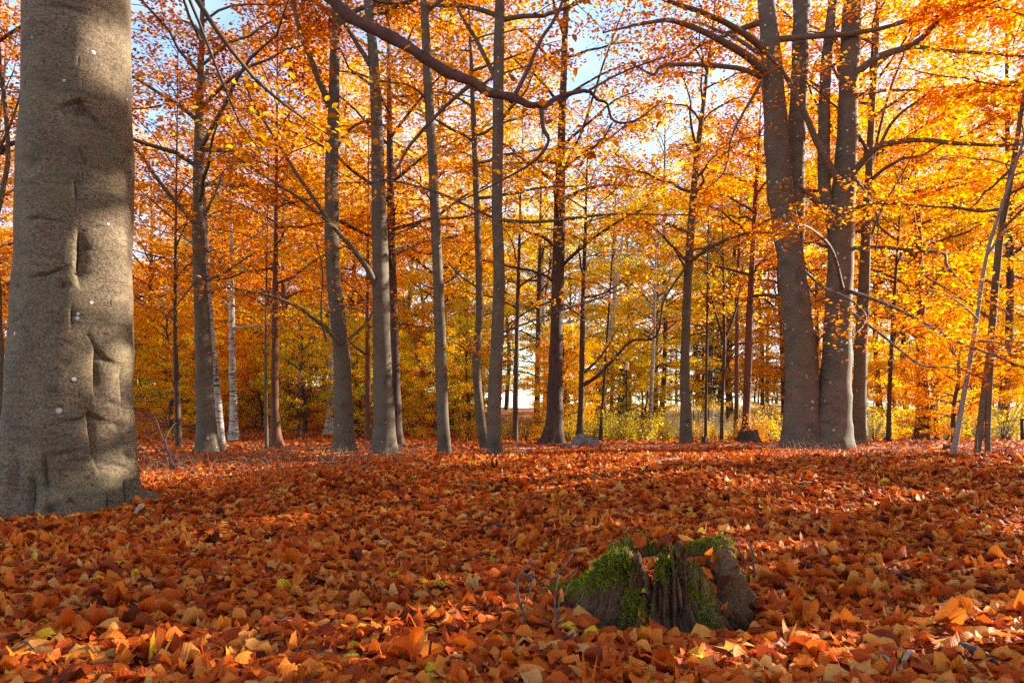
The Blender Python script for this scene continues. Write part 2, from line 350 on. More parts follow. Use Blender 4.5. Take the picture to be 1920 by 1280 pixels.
# ------------------------------------------------------------------ fallen leaves
rng = np.random.default_rng(7)
US4 = (np.array([0.0, 0.3, 0.66, 1.0]), np.array([0.06, 0.50, 0.40, 0.03]))
US6 = (np.array([0.0, 0.10, 0.30, 0.58, 0.84, 0.95, 1.0]), np.array([0.05, 0.29, 0.50, 0.50, 0.32, 0.15, 0.02]))
def litter(n, ptsf, size, lift, tilt, seed, curl=1.0, zf=None, form=US4):
    US, HW = form; m = len(US)
    r = np.random.default_rng(seed)
    xy = ptsf(n, r)
    if zf is None: q_ = xy - np.array([0.70, 3.08]); xy = xy[(np.hypot(q_[:, 0], q_[:, 1]) > .40) & ~((np.abs(q_[:, 0] + .05) < .34) & (np.abs(q_[:, 1] + .28) < .12))]
    n = len(xy)
    L = size * np.clip(r.normal(.98, .2, n), .5, 1.3); wd = r.uniform(0.5, 0.8, n)
    c1 = (r.normal(-.22, 0.34, n)) * curl; c2 = r.normal(-.05, 0.5, n) * curl; tw = r.normal(0, 0.28, n) * curl
    strong = r.random(n) < 0.22; c2[strong] *= 1.9
    u = US[None, :, None] * np.ones((n, m, 3)); v = (np.array([-1, 0, 1])[None, None, :] * HW[None, :, None]) * wd[:, None, None]
    ripple = 0.05 * np.sin(u * 14 + r.uniform(0, 6, n)[:, None, None]) * np.abs(v) * 3 * curl
    z = c1[:, None, None] * ((u - .5) ** 2 - .1) * 1.3 + c2[:, None, None] * v * v * 2.2 + tw[:, None, None] * (u - .5) * v * 1.4 + ripple
    loc = np.stack([(u - .5), v * (1 - 0.25 * np.abs(c2)[:, None, None] * np.abs(v)), z], -1) * L[:, None, None, None]
    # orientation
    yaw = r.uniform(0, 2 * np.pi, n); nx = r.normal(0, tilt, n); ny = r.normal(0, tilt, n) - 0.10
    N = np.stack([nx, ny, np.ones(n)], 1); N /= np.linalg.norm(N, axis=1)[:, None]
    A = np.stack([np.cos(yaw), np.sin(yaw), np.zeros(n)], 1); A -= (A * N).sum(1)[:, None] * N; A /= np.linalg.norm(A, axis=1)[:, None]
    B = np.cross(N, A)
    base = np.column_stack([xy, (gz(xy[:, 0], xy[:, 1]) if zf is None else zf(xy)) + r.uniform(lift[0], lift[1], n)])
    V = base[:, None, None, :] + loc[..., 0:1] * A[:, None, None, :] + loc[..., 1:2] * B[:, None, None, :] + loc[..., 2:3] * N[:, None, None, :]
    V = V.reshape(-1, 3)
    q = np.array([[a * 3 + b, a * 3 + b + 1, a * 3 + b + 4, a * 3 + b + 3] for a in range(m - 1) for b in range(2)])
    Q = (np.arange(n)[:, None, None] * (m * 3) + q[None]).reshape(-1, 4)
    t = np.clip(r.normal(0.54, 0.22, n), 0.02, 0.88); e = r.random(n); t[e < .05] = r.uniform(.86, .94, (e < .05).sum()); t[e > .988] = r.uniform(.96, 1, (e > .988).sum())
    return V, Q, np.repeat(t, (m - 1) * 2), np.stack([u, v * 2, 0 * u], -1).reshape(-1, 3)

def maple(n, ptsf, size, lift, seed):
    """five-lobed leaves"""
    r = np.random.default_rng(seed); xy = ptsf(n, r); n = len(xy)
    ang = np.radians([-90, -40, -18, 10, 30, 62, 90, 118, 150, 170, 198, 220]); rad = np.array([.18, .42, .34, .9, .5, .62, 1.0, .62, .5, .9, .34, .42])
    rad = np.array([.12, .5, .3, .92, .42, .48, 1.0, .48, .42, .92, .3, .5])
    L = size * r.uniform(.8, 1.2, n) * .6; yaw = r.uniform(0, 2 * np.pi, n)
    a = ang[None, :] + yaw[:, None]; k = r.normal(0, .5, (n, 1)); rr = rad[None, :] * L[:, None]
    dz = k * rr * rad[None, :] * .6 + r.normal(0, .12, (n, 12)) * rr + r.normal(0, .3, (n, 1)) * rr * np.cos(ang)[None, :]
    base = np.column_stack([xy, gz(xy[:, 0], xy[:, 1]) + r.uniform(lift[0], lift[1], n)])
    ring = base[:, None, :] + np.stack([np.cos(a) * rr, np.sin(a) * rr, dz], -1)
    V = np.concatenate([base[:, None, :], ring], 1).reshape(-1, 3)
    j = np.arange(12); T = np.stack([np.zeros(12, int), 1 + j, 1 + (j + 1) % 12], 1)
    T = (np.arange(n)[:, None, None] * 13 + T[None]).reshape(-1, 3)
    t = np.clip(r.normal(.62, .16, n), .1, .97)
    return V, T, np.repeat(t, 12), np.zeros((n * 13, 3))

def wedge(d0, d1, m=0.82):
    def f(n, r):
        d = np.sqrt(r.uniform(d0 * d0, d1 * d1, n)); x = r.uniform(-m, m, n) * d
        return np.column_stack([x, d])
    return f
def wedge_out(n, r):        # leaves a step outside the frame too
    d = np.sqrt(r.uniform(1.2 ** 2, 12 ** 2, n)); x = r.uniform(-1.15, 1.15, n) * d
    return np.column_stack([x, d])[np.abs(x) > 0.8 * d]
parts = [litter(48000, wedge(1.5, 5.2), 0.092, (0.0, 0.06), 0.27, 1, 1.45, form=US6),
         litter(70000, wedge(5.2, 10.5), 0.090, (0.0, 0.06), 0.29, 2, 1.4, form=US6),
         litter(44000, wedge(10.5, 18), 0.10, (0.0, 0.05), 0.42, 3, 1.3),
         litter(26000, wedge(18, 42), 0.15, (0.0, 0.05), 0.34, 4),
         litter(9000, wedge_out, 0.11, (0.0, 0.06), 0.34, 5)]
Vs, Qs, ts, bl, o = [], [], [], [], 0
for v, q, t, b in parts:
    Vs.append(v); Qs.append(q + o); ts.append(t); bl.append(b); o += len(v)
mv, mt, mtt, mb = maple(420, wedge(1.6, 9), 0.12, (0.05, 0.085), 11)
me = mk_mesh('fallen_leaves', np.concatenate(Vs + [mv]), np.concatenate(Qs), mt + o, fattr={'tint': np.concatenate(ts + [mtt])}, vattr={'blade': np.concatenate(bl + [mb])})
o_l = link('fallen_leaves', me, M_LITTER); tag(o_l, 'carpet of curled rust red and orange beech leaves covering the forest floor', 'leaves', None, 'stuff')

# ------------------------------------------------------------------ growing trees
def unit(v): return v / (np.linalg.norm(v) + 1e-9)

def spray(lv, sub, r, npm, size, tint, width=0.34, flat=0.11):
    """leaves in a flat fan on both sides of a twig"""
    seg = np.linalg.norm(np.diff(sub, axis=0), axis=1); Ls = seg.sum(); n = max(3, int(npm * Ls))
    s = r.beta(1.5, 1.1, n) * (len(sub) - 1); i = np.minimum(s.astype(int), len(sub) - 2); f = (s - i)[:, None]
    P = sub[i] * (1 - f) + sub[i + 1] * f
    T = sub[i + 1] - sub[i]; T /= np.linalg.norm(T, axis=1)[:, None] + 1e-9
    up = np.array([0, 0, 1.0]); Lt = np.cross(T, up); Lt /= np.linalg.norm(Lt, axis=1)[:, None] + 1e-6
    sgn = np.where(r.random(n) < .5, -1, 1)
    off = r.random(n) ** 0.8 * width * (1.1 - 0.5 * s / (len(sub) - 1))
    P = P + Lt * (sgn * off)[:, None] + T * (off * 0.7)[:, None]; P[:, 2] += r.normal(0, flat, n) - off * 0.12
    D = T * 0.7 + Lt * (sgn * 0.9)[:, None] + r.normal(0, .35, (n, 3)); D[:, 2] -= 0.15
    N = r.normal(0, .42, (n, 3)); N[:, 2] += 1
    lv.add(P, D, N, size * r.uniform(.6, 1.3, n), tint + r.normal(0, .10, n))

def dress(tb, lv, limb, rad, r, nsub, npm, size, tint, sublen, start=0.25, twig_r=0.008, width=0.34):
    """side twigs and leaf sprays along a limb"""
    n = len(limb)
    for k in range(nsub):
        u = start + (1 - start) * (k + r.random()) / nsub
        q = u * (n - 1); i = min(int(q), n - 2); p0 = limb[i] + (limb[i + 1] - limb[i]) * (q - i)
        T = unit(limb[i + 1] - limb[i]); H = unit(np.array([T[0], T[1], 0.0]) + 1e-4)
        sd = np.array([-H[1], H[0], 0]) * (1 if k % 2 else -1)
        d = unit(H * r.uniform(.4, 1.0) + sd * r.uniform(.5, 1.1) + np.array([0, 0, r.uniform(-.08, .42)]))
        L = sublen * (1.15 - 0.7 * u) * r.uniform(.7, 1.3)
        m = 5; t = np.linspace(0, 1, m)[:, None]
        sub = p0 + d * L * t + np.cumsum(r.normal(0, .035 * L, (m, 3)), 0) * t + np.array([0, 0, -0.13 * L]) * t ** 2
        r0 = min(twig_r * (0.6 + L * .55), rad[min(i, len(rad) - 1)] * .8)
        if tb is not None: tb.add(sub, np.linspace(r0, r0 * .25, m), 3)
        spray(lv, sub, r, npm, size, tint + r.normal(0, .085), width)
    spray(lv, limb[int(n * .6):], r, npm * .7, size, tint, width)

def grow(stem, srad, r, zc, n_limbs, spread, npm, size, tint, tb=None, lv=None, sub_k=2.3, elev=(20, 62), az_skip=None, shape=0.75, topspray=True, ztop=None):
    """limbs round a stem polyline (world or local), shared by every tree"""
    tb = tb or Tubes(); lv = lv or Leaves()
    z = stem[:, 2]; zt = z[-1] if ztop is None else ztop
    az = r.uniform(0, 6.28)
    for k in range(n_limbs):
        f = ((k + r.random()) / n_limbs) ** 0.9; zz = zc + (zt - zc) * f * 0.97
        i = min(max(np.searchsorted(z, zz), 1), len(z) - 1); w = (zz - z[i - 1]) / (z[i] - z[i - 1] + 1e-9)
        p0 = stem[i - 1] + (stem[i] - stem[i - 1]) * w; rt = srad[i]
        az += 2.4 + r.normal(0, .4)
        if az_skip is not None:
            for _ in range(6):
                if math.cos(az - az_skip[0]) > math.cos(az_skip[1]) and f < az_skip[2]: az += 0.9
                else: break
        el = math.radians(elev[0] + (elev[1] - elev[0]) * f + r.normal(0, 13))
        Lb = spread * (0.35 + 0.65 * math.sin(math.pi * min(1, (0.18 + 0.82 * f)) ** shape)) * r.uniform(.7, 1.2)
        m = 8; t = np.linspace(0, 1, m)
        hd = np.array([math.cos(az), math.sin(az), 0]); 
        e2 = el * (1 - 0.75 * t)           # arch towards level
        st = (hd[None] * np.cos(e2)[:, None] + np.array([[0, 0, 1.0]]) * np.sin(e2)[:, None]) * (Lb / (m - 1))
        st += r.normal(0, .06 * Lb / (m - 1) * 2, (m, 3)); st[0] = 0
        limb = p0 + np.cumsum(st, 0)
        r0 = min(rt * .55, 0.012 + 0.012 * Lb); rad = r0 * (1 - t) ** 0.8 + 0.006
        tb.add(limb, rad, 5)
        dress(tb, lv, limb, rad, r, max(3, int(Lb * sub_k)), npm, size, tint + r.normal(0, .05) , min(1.9, .5 + Lb * .34), start=.18)
    return tb, lv

def stem_from_px(pts, d, zbase=None, H=None, n=26, dd=0.0):
    """[(px,py,width)] -> world polyline and radii; H continues the stem above the frame"""
    P, R = [], []
    for (px, py, w) in pts:
        f = (pts[0][1] - py) / 800.0; D = d + dd * f
        p = W(px, py, D); c = 1 / math.sqrt(1 + ((px - CX) / FPX) ** 2)
        P.append(p); R.append(w * 0.5 * D * c / FPX)
    P = np.array(P); R = np.array(R)
    if zbase is not None: P[0, 2] = zbase
    if H is not None and P[-1, 2] < H:
        v = (P[-1] - P[-2]) / max(P[-1, 2] - P[-2, 2], .3); v[:2] = np.clip(v[:2], -.2, .2); k = 3
        for j in range(1, k + 1):
            dz = (H - P[len(pts) - 1, 2]) * j / k; q = P[len(pts) - 1] + v * dz; P = np.vstack([P, q]); R = np.append(R, max(.012, R[len(pts) - 1] * (1 - j / k * .93)))
    Q_ = catmull(P, n); u = np.linspace(0, len(P) - 1, n)
    return Q_, np.interp(u, np.arange(len(P)), R)

def bark_mod(r, z, flare=0.6, lobes=5, zf=0.22, wob=0.05):
    ph = r.uniform(0, 6.28, 4)
    def mod(i, th):
        zz = z[i] if True else 0
        fl = flare * np.exp(-np.maximum(zz - z[0], 0) / zf) * (1 + .55 * np.cos(lobes * th + ph[0]))
        return 1 + fl + wob * np.sin(2 * th + ph[1] + zz * .9) + wob * .6 * np.sin(3 * th + ph[2] - zz * 1.7) + wob * .5 * np.sin(zz * 5 + ph[3] + th)
    return mod

def trunk_tube(tb, stem, rad, r, k=14, flare=.6, lobes=5, zf=.22, wob=.05, rings=150):
    u = np.linspace(0, 1, rings) ** 1.35 * (len(stem) - 1)
    P = np.stack([np.interp(u, np.arange(len(stem)), stem[:, c]) for c in range(3)], 1); R = np.interp(u, np.arange(len(stem)), rad)
    P[0, 2] -= .25
    kn = [(r.uniform(0, 6.28), P[0, 2] + r.uniform(.3, 9), r.uniform(.12, .32), r.uniform(.03, .11), r.uniform(.5, .9)) for _ in range(26)]
    def knots(z, th):
        sc = np.zeros((len(z), k))
        for a, zz, wa, wz, am in kn: sc = np.maximum(sc, am * np.exp(-(((th - a + np.pi) % (2 * np.pi) - np.pi) / wa) ** 2 - ((z - zz) / wz) ** 2))
        return sc
    bm = bark_mod(r, P[:, 2], flare, lobes, zf, wob)
    def both(i, th): return bm(i, th) + .10 * sum(am * np.exp(-(((th - a + np.pi) % (2 * np.pi) - np.pi) / (wa * 1.5)) ** 2 - ((P[:, 2][i] - zz) / (wz * 1.6)) ** 2) for a, zz, wa, wz, am in kn)
    tb.add(P, R, k, both, knots)

def px_limb(pts, d0, d1, n=14, wig=0.0, r=None):
    m = len(pts); P, R = [], []
    for k, (px, py, w) in enumerate(pts):
        D = d0 + (d1 - d0) * k / (m - 1); P.append(W(px, py, D)); R.append(max(w, .6) * .5 * D / FPX)
    L = catmull(P, n)
    if wig and r is not None: L += np.cumsum(r.normal(0, wig, (n, 3)), 0) * np.linspace(0, 1, n)[:, None]
    return L, np.interp(np.linspace(0, m - 1, n), np.arange(m), R)

# sunlit gaps: patches of light on the old trunk, on the floor in front, on the stump
for px, py, d, rad in ((205, 470, 6.3, .19), (215, 545, 6.3, .19), (140, 475, 6.2, .17), (130, 560, 6.2, .16), (215, 700, 6.3, .22), (220, 780, 6.3, .2), (165, 700, 6.2, .16), (230, 870, 6.3, .16)):
    OPEN.append((W(px, py, d), rad))
for px, py, rad in ((60, 1250, .16), (200, 1240, .2), (350, 1255, .24), (480, 1215, .2), (560, 1235, .24), (660, 1190, .16), (760, 1245, .26), (860, 1190, .16), (960, 1225, .22), (1120, 1235, .26), (1210, 1225, .2), (1290, 1235, .22), (1420, 1250, .2), (1540, 1240, .24), (1680, 1230, .2), (1760, 1210, .22), (1880, 1230, .22),
                    (700, 1125, .12), (1850, 1090, .20), (1620, 1085, .16), (1750, 1130, .14), (1330, 1010, .24), (1390, 1045, .2), (1300, 1110, .16), (470, 1140, .12), (1150, 1005, .18), (1900, 1010, .2)):
    OPEN.append((hit(px, py), rad))
for q_ in ((-9, 20, .3), (-5, 24, .3), (.5, 25.5, .2), (-11, 18.3, .1), (-7, 17.8, .1), (-2.5, 18.2, .1), (-14, 26, 2), (-9, 26, 2), (-6, 30, 2.5), (-12, 30, 3), (-3, 27, 1.5), (3, 30, 1.5)): OPEN.append((np.array(q_, float), 1.25))

# ------------------------------------------------------------------ the old beech at the left
def polyv(line, v, axis):
    line = np.array(line, float)
    return np.interp(v, line[:, axis], line[:, 1 - axis])

def old_beech():
    r = np.random.default_rng(21); D = 6.45; X0 = (140 - CX) / FPX * D; base = np.array([X0, D, float(gz(X0, D))])
    t = root('old_beech_tree', base, 'huge old grey beech with scarred bark, trunk filling the left of the clearing', 'tree')
    cphi = math.cos(math.atan2(X0, D))
    zs = np.concatenate([np.linspace(-.3, 5.1, 760), np.linspace(5.2, 15, 40)])
    py = HY - (zs - EYE) * FPX / D
    cx = np.interp(py, [-2000, 0, 300, 600, 800, 900, 980], [150, 147, 143, 140, 133, 128, 122])
    hw = np.interp(py, [-2000, -600, 0, 150, 300, 600, 760, 840, 900, 940, 980], [20, 75, 102, 106, 112, 115, 122, 128, 132, 140, 152])
    cxw = (cx - CX) / FPX * D; rad = hw * D * cphi / FPX
    k = 520; uu = np.linspace(0, 1, k, endpoint=False); th = np.radians(-57.4) + np.where(uu < .84, (uu / .84 - .5) * np.radians(210), np.radians(105) + (uu - .84) / .16 * np.radians(150))
    TH, ZZ = np.meshgrid(th, zs); RR = np.repeat(rad[:, None], k, 1); CXW = np.repeat(cxw[:, None], k, 1)
    # root buttresses
    fl = np.exp(-np.maximum(ZZ - base[2], 0) / .20)
    for a, w, amp in ((-170, 22, .60), (-140, 16, .22), (-112, 12, .10), (-66, 14, .10), (-28, 12, .10), (10, 14, .12), (60, 16, .3), (110, 16, .5), (160, 14, .4)):
        dd = (np.degrees(TH) - a + 180) % 360 - 180
        RR = RR * (1 + amp * fl * np.exp(-(dd / w) ** 2) + .25 * amp * np.exp(-np.maximum(ZZ - base[2], 0) / .7) * np.exp(-(dd / w) ** 2))
    RR = RR * (1 + .018 * np.sin(2 * TH + 1.1 + .6 * ZZ) + .020 * np.sin(5 * TH + ZZ * 1.3) + .012 * np.sin(8 * TH - ZZ * 1.1 + np.sin(ZZ * 2)) + .014 * np.sin(ZZ * 4.1 + 2 * TH) + .006 * np.sin(ZZ * 9 + TH * 4))
    Xw = CXW + RR * np.cos(TH); Yw = D + RR * np.sin(TH)
    PX = CX + Xw / Yw * FPX; PY = HY - (ZZ - EYE) / Yw * FPX
    front = np.clip(-(np.cos(TH) * (Xw) + np.sin(TH) * Yw) / np.hypot(Xw, Yw) * 3 + .2, 0, 1)
    d = np.zeros_like(PX); scar = np.zeros_like(PX)
    def groove(t, inside, depth, s1, s2, sc):
        nonlocal d, scar
        p = np.where(t > 0, np.exp(-(t / s2) ** 1.3), np.exp(-(np.abs(t) / s1) ** 2))
        d -= depth * p * inside; d += depth * .22 * np.exp(-((t + 5 * s1) / (4.5 * s1)) ** 2) * inside
        scar = np.maximum(scar, 1.25 * sc * np.exp(-((t - .8) / 2.0) ** 2) * inside)
    for line, dep, s1, s2, sc in (
            ([(147, 425), (146, 480), (144, 505), (152, 545)], .07, 5, 22, .8), ([(134, 572), (133, 600), (134, 618)], .02, 3, 9, .8),
            ([(180, 645), (181, 700), (182, 768)], .10, 5, 28, .8), ([(163, 762), (170, 800), (178, 850), (188, 890)], .12, 5.5, 32, .9),
            ([(232, 685), (233, 775)], .07, 4, 12, .6), ([(82, 845), (82, 890), (92, 935)], .05, 5, 16, .8), ([(60, 872), (58, 985)], .06, 6, 16, .7),
            ([(235, 895), (241, 955)], .05, 5, 12, .7), ([(140, 335), (143, 385)], .02, 4, 9, .6), ([(30, 835), (20, 960)], .05, 8, 18, .3),
            ([(200, 930), (206, 965)], .03, 4, 9, .8), ([(148, 275), (160, 310)], .015, 4, 10, .4)):
        ys = [p[1] for p in line]; le = ys[-1] - ys[0]; ins = S(ys[0] - 6, ys[0] + .4 * le, PY) * (1 - S(ys[-1] - .45 * le, ys[-1] + 8, PY)) * front
        groove(PX - polyv(line, PY, 1), ins, dep, s1, s2, sc)
    for line, dep, s1, s2, sc in (
            ([(95, 208), (130, 194), (150, 190), (168, 212), (205, 258)], .028, 4, 12, .8), ([(42, 520), (85, 514), (110, 506), (130, 497), (142, 507)], .018, 3, 8, .8),
            ([(88, 797), (115, 788), (150, 785), (165, 775), (190, 786), (232, 797)], .022, 4, 12, .6), ([(78, 858), (120, 848), (178, 838)], .016, 4, 10, .5),
            ([(45, 417), (75, 405), (112, 416)], .010, 3, 7, .6), ([(48, 22), (80, 8), (120, 10), (160, 25), (195, 42)], .012, 4, 9, .5),
            ([(150, 626), (168, 628), (182, 656), (202, 674), (240, 690)], .022, 4, 12, .45), ([(182, 760), (206, 753), (236, 762)], .022, 4, 10, .5),
            ([(50, 262), (70, 275), (85, 340)], .012, 4, 8, .5), ([(185, 870), (215, 868), (250, 880)], .012, 3, 8, .5), ([(60, 335), (120, 345), (170, 340)], .006, 3, 7, .25),
            ([(150, 455), (175, 468), (200, 460)], .008, 3, 7, .4), ([(40, 640), (110, 634), (180, 670)], .006, 3, 7, .2)):
        xs_ = [p[0] for p in line]; le = xs_[-1] - xs_[0]; ins = S(xs_[0] - 6, xs_[0] + .4 * le, PX) * (1 - S(xs_[-1] - .4 * le, xs_[-1] + 6, PX)) * front
        groove(PY - polyv(line, PX, 0), ins, dep, s1, s2, sc)
    for x, y, a, b, dep, sc in ((150, 206, 15, 13, .04, .75), (118, 533, 9, 8, .03, .8), (163, 112, 17, 12, .012, .55), (60, 300, 13, 18, .03, .6), (201, 40, 9, 10, .015, .7),
                                (226, 798, 9, 8, .03, .7), (241, 852, 8, 9, .02, .8), (134, 940, 9, 5, .02, .8), (96, 957, 16, 11, .06, 1), (191, 540, 10, 3, .006, .6),
                                (192, 441, 7, 3, .006, .6), (212, 128, 6, 6, .01, .6), (122, 681, 8, 5, .01, .6), (104, 80, 7, 4, .008, .5), (47, 128, 5, 7, .008, .5),
                                (231, 305, 3, 7, .006, .8), (196, 628, 6, 3, .006, .7), (252, 718, 4, 5, .01, .6), (33, 536, 4, 6, .01, .8), (112, 762, 6, 4, .008, .6), (82, 260, 10, 4, .008, .6), (160, 300, 4, 8, .01, .6)):
        q = ((PX - x + 1.5 * np.sin(PY * .35)) / (a * 1.15)) ** 2 + ((PY - y + 1.5 * np.sin(PX * .3)) / (b * 1.15)) ** 2
        d -= dep * .7 * np.exp(-q * 1.2) * front; d += dep * .12 * np.exp(-((np.sqrt(q) - 1.6) / .5) ** 2) * front
        scar = np.maximum(scar, sc * 1.25 * np.exp(-q * 2.0) * front * (.75 + .25 * np.sin(PX * 1.3 + PY * .9)))
    for _ in range(110):
        x, y = r.uniform(20, 260), r.uniform(-40, 960); a, b = (r.uniform(2.5, 8), r.uniform(1.2, 2.4)) if r.random() < .7 else (r.uniform(1.5, 3), r.uniform(3, 8)); q = ((PX - x) / a) ** 2 + ((PY - y - .15 * (PX - x)) / b) ** 2
        m_ = q < 9; d[m_] -= (.006 * np.exp(-q * 1.2) * front)[m_]; scar[m_] = np.maximum(scar, r.uniform(.35, .85) * np.exp(-q * 1.6) * front)[m_]
    RR = RR + d
    V = np.stack([CXW + RR * np.cos(TH), D + RR * np.sin(TH), ZZ], -1).reshape(-1, 3) - base
    n = len(zs); i = np.arange(n - 1)[:, None] * k; j = np.arange(k)[None]; j2 = (j + 1) % k
    Q = np.stack([i + j, i + j2, i + k + j2, i + k + j], -1).reshape(-1, 4)
    scar = np.clip(scar, 0, .95)
    link('trunk', mk_mesh('old_beech_trunk', V, Q, vattr={'scar': scar.ravel()}), M_BIGBEECH, t)
    # surface root creeping to the right
    tb = Tubes()
    for pts in ([(225, 915, 40), (262, 925, 28), (295, 938, 20), (340, 936, 12)],):
        P = np.array([W(a, b, 6.55 + .1 * q_) for q_, (a, b, w) in enumerate(pts)]); P[:, 2] = gz(P[:, 0], P[:, 1]) + np.array([.12, .07, .03, 0])
        tb.add(catmull(P, 12), np.interp(np.linspace(0, 3, 12), range(4), [.17, .11, .07, .03]), 10, lambda i, th: 1 + .1 * np.sin(3 * th + i))
    link('root', tb.mesh('old_beech_root', base), M_BIGBEECH, t)
    # the long reddish limb reaching over the clearing
    lv = Leaves()
    tb = Tubes()
    L, R = px_limb([(170, -250, 40), (330, -185, 34), (480, -98, 30), (560, -48, 28), (620, -4, 22), (655, 31, 21), (700, 56, 22), (745, 78, 20), (790, 107, 20), (835, 139, 18), (880, 157, 18), (915, 179, 16), (950, 186, 15), (985, 200, 12), (1018, 204, 11)], 6.7, 6.9, 60, .004, r)
    tb.add(L, R, 12, lambda i, th: 1 + .07 * np.sin(2 * th + i * .8) + .07 * np.sin(i * 1.9) + .05 * np.sin(5 * th + i * .5) + .16 * (np.sin(i * .71) > .93))
    dress(tb, lv, L, R, r, 16, 1.2, .085, .35, .42, .42, .007)
    twigs = [([(1015, 204, 12), (1050, 181, 10), (1100, 171, 7), (1118, 188, 6), (1136, 197, 5), (1148, 230, 5), (1190, 228, 4), (1240, 190, 2)], 6.9, 7.3),
             ([(1100, 172, 5), (1160, 140, 4), (1230, 112, 3), (1290, 90, 2)], 6.95, 7.4), ([(1148, 230, 4), (1130, 260, 3), (1090, 290, 2)], 7.1, 7.2),
             ([(1015, 205, 10), (1018, 240, 8), (1028, 266, 7), (1005, 300, 6), (960, 330, 4), (900, 362, 3), (850, 385, 2)], 6.9, 7.0),
             ([(958, 192, 9), (990, 130, 8), (1010, 80, 7), (1040, 30, 6), (1065, -30, 5)], 6.9, 7.6),
             ([(880, 160, 8), (830, 205, 7), (800, 236, 7), (765, 275, 6), (745, 310, 5), (725, 331, 4), (680, 342, 2)], 6.85, 6.6),
             ([(750, 300, 3), (752, 330, 3), (768, 362, 2)], 6.7, 6.7), ([(720, 332, 3), (690, 318, 2), (700, 262, 2), (692, 235, 1.5)], 6.6, 6.6)]
    for pts, a, b in twigs:
        l2, r2 = px_limb(pts, a, b, 20, .004, r); tb.add(l2, r2, 7, lambda i, th: 1 + .07 * np.sin(i * 1.7 + th))
        dress(tb, lv, l2, r2, r, 5, 10, .085, .30, .55, .4, .005)
    tag(link('branch', tb.mesh('old_beech_branch', base), M_LIMB, t), 'long reddish bare branch slanting down over the clearing', None)
    tb = Tubes()
    for pts, a, b in (([(200, -240, 16), (330, -60, 11), (430, 90, 8), (500, 170, 6), (560, 215, 4), (620, 255, 2)], 6.7, 9.0), ([(330, -60, 8), (380, 60, 6), (450, 230, 4), (500, 290, 2)], 7.1, 9.2)):
        l2, r2 = px_limb(pts, a, b, 18, .01, r); tb.add(l2, r2, 6); dress(tb, lv, l2, r2, r, 9, 34, .085, .60, .6, .5, .005)
    link('branch', tb.mesh('old_beech_side_branch', base), M_BEECH, t)
    # the crown above the picture
    tb = Tubes(); zz = np.linspace(0, 15, 30); stem = np.column_stack([np.full(30, X0) , np.full(30, D), zz]); sr = np.interp(zz, [0, 5, 15], [.5, .42, .05])
    grow(stem, sr, r, 6.5, 20, 6.0, 20, .12, .42, tb, lv, sub_k=1.6)
    link('branch', tb.mesh('old_beech_upper_branches', base), M_BEECH, t)
    link('crown', lv.mesh('old_beech_crown', base, fold=True), M_LEAF, t)
old_beech()

# ------------------------------------------------------------------ trees one can tell apart
def tree(name, label, bark, pts, d, H, zc, nl, spread, npm, hue, size=.10, zf=.3, limbs=(), cat='tree', group=None, flare=.75, seed=0, dd=0., skip=None, sub_k=2.3, elev=(20, 62), wob=.05, fold=False, extra_stems=(), k=20, lobes=5):
    r = np.random.default_rng(1000 + seed)
    X = (pts[0][0] - CX) / FPX * d; zb = float(gz(X, d))
    stem, rad = stem_from_px(pts, d, zb, H, dd=dd)
    base = stem[0].copy(); t = root(name, base, label, cat, group)
    tb = Tubes(); trunk_tube(tb, stem, rad, r, k, flare, lobes, zf, wob=wob)
    for ep, ed in extra_stems:
        s2, r2 = stem_from_px(ep, ed[0], None, H if ep[-1][1] < 60 else None, dd=ed[1]); trunk_tube(tb, s2, r2, r, k, flare if ep[0][1] > 820 else 0.0, 4, zf, wob=wob)
    lv = Leaves()
    hue = hue + .06
    npm *= 1.7 if seed in (9, 11, 13, 14, 15, 16, 24, 25, 28, 32, 33, 34) else 1.35
    if nl: grow(stem, rad, r, zc, nl, spread, npm, size, hue, tb, lv, sub_k=sub_k, elev=elev, az_skip=skip)
    link('trunk', tb.mesh(name + '_trunk', base), bark, t)
    for lp in limbs:
        p, d0, d1 = lp[0], lp[1], lp[2]; opt = lp[3] if len(lp) > 3 else {}
        l2, r2 = px_limb(p, d0, d1, 22, .008, r); b2 = Tubes(); b2.add(l2, r2, 7, lambda i, th: 1 + .06 * np.sin(i * 1.3 + th))
        dress(b2, lv, l2, r2, r, opt.get('ns', 9), opt.get('npm', 26), opt.get('size', size), opt.get('hue', hue), opt.get('len', 1.1), opt.get('start', .3), .007, opt.get('w', .3))
        link('branch', b2.mesh(name + '_branch', base), opt.get('bark', bark), t)
    if lv.P: link('crown', lv.mesh(name + '_crown', base, fold=fold), M_LEAF, t)
    return t

NEAR = (-math.pi / 2, 1.15, .75)      # keep low limbs off the side towards the viewer
tree('beech_tree', 'grey beech left of centre with a gentle bend and forked low branches', M_BEECH,
     [(646, 852, 38), (645, 790, 36), (640, 660, 32), (627, 540, 28), (622, 430, 27), (622, 300, 24), (626, 200, 21), (628, 0, 18)], 16.4, 19, 9.5, 16, 4.2, 42, .36,
     limbs=[([(640, 645, 10), (600, 606, 9), (560, 577, 7), (510, 556, 5), (430, 541, 3), (390, 548, 2)], 16.2, 14.5), ([(648, 642, 6), (690, 600, 4), (707, 558, 3)], 16.4, 17),
            ([(618, 200, 14), (590, 130, 11), (560, 50, 9), (540, -40, 6)], 16.4, 15.5), ([(612, 640, 5), (602, 590, 4), (604, 510, 3), (590, 460, 2)], 15.8, 15.2),
            ([(628, 280, 7), (660, 240, 5), (700, 222, 4)], 16.4, 17.4)], seed=1, skip=NEAR)
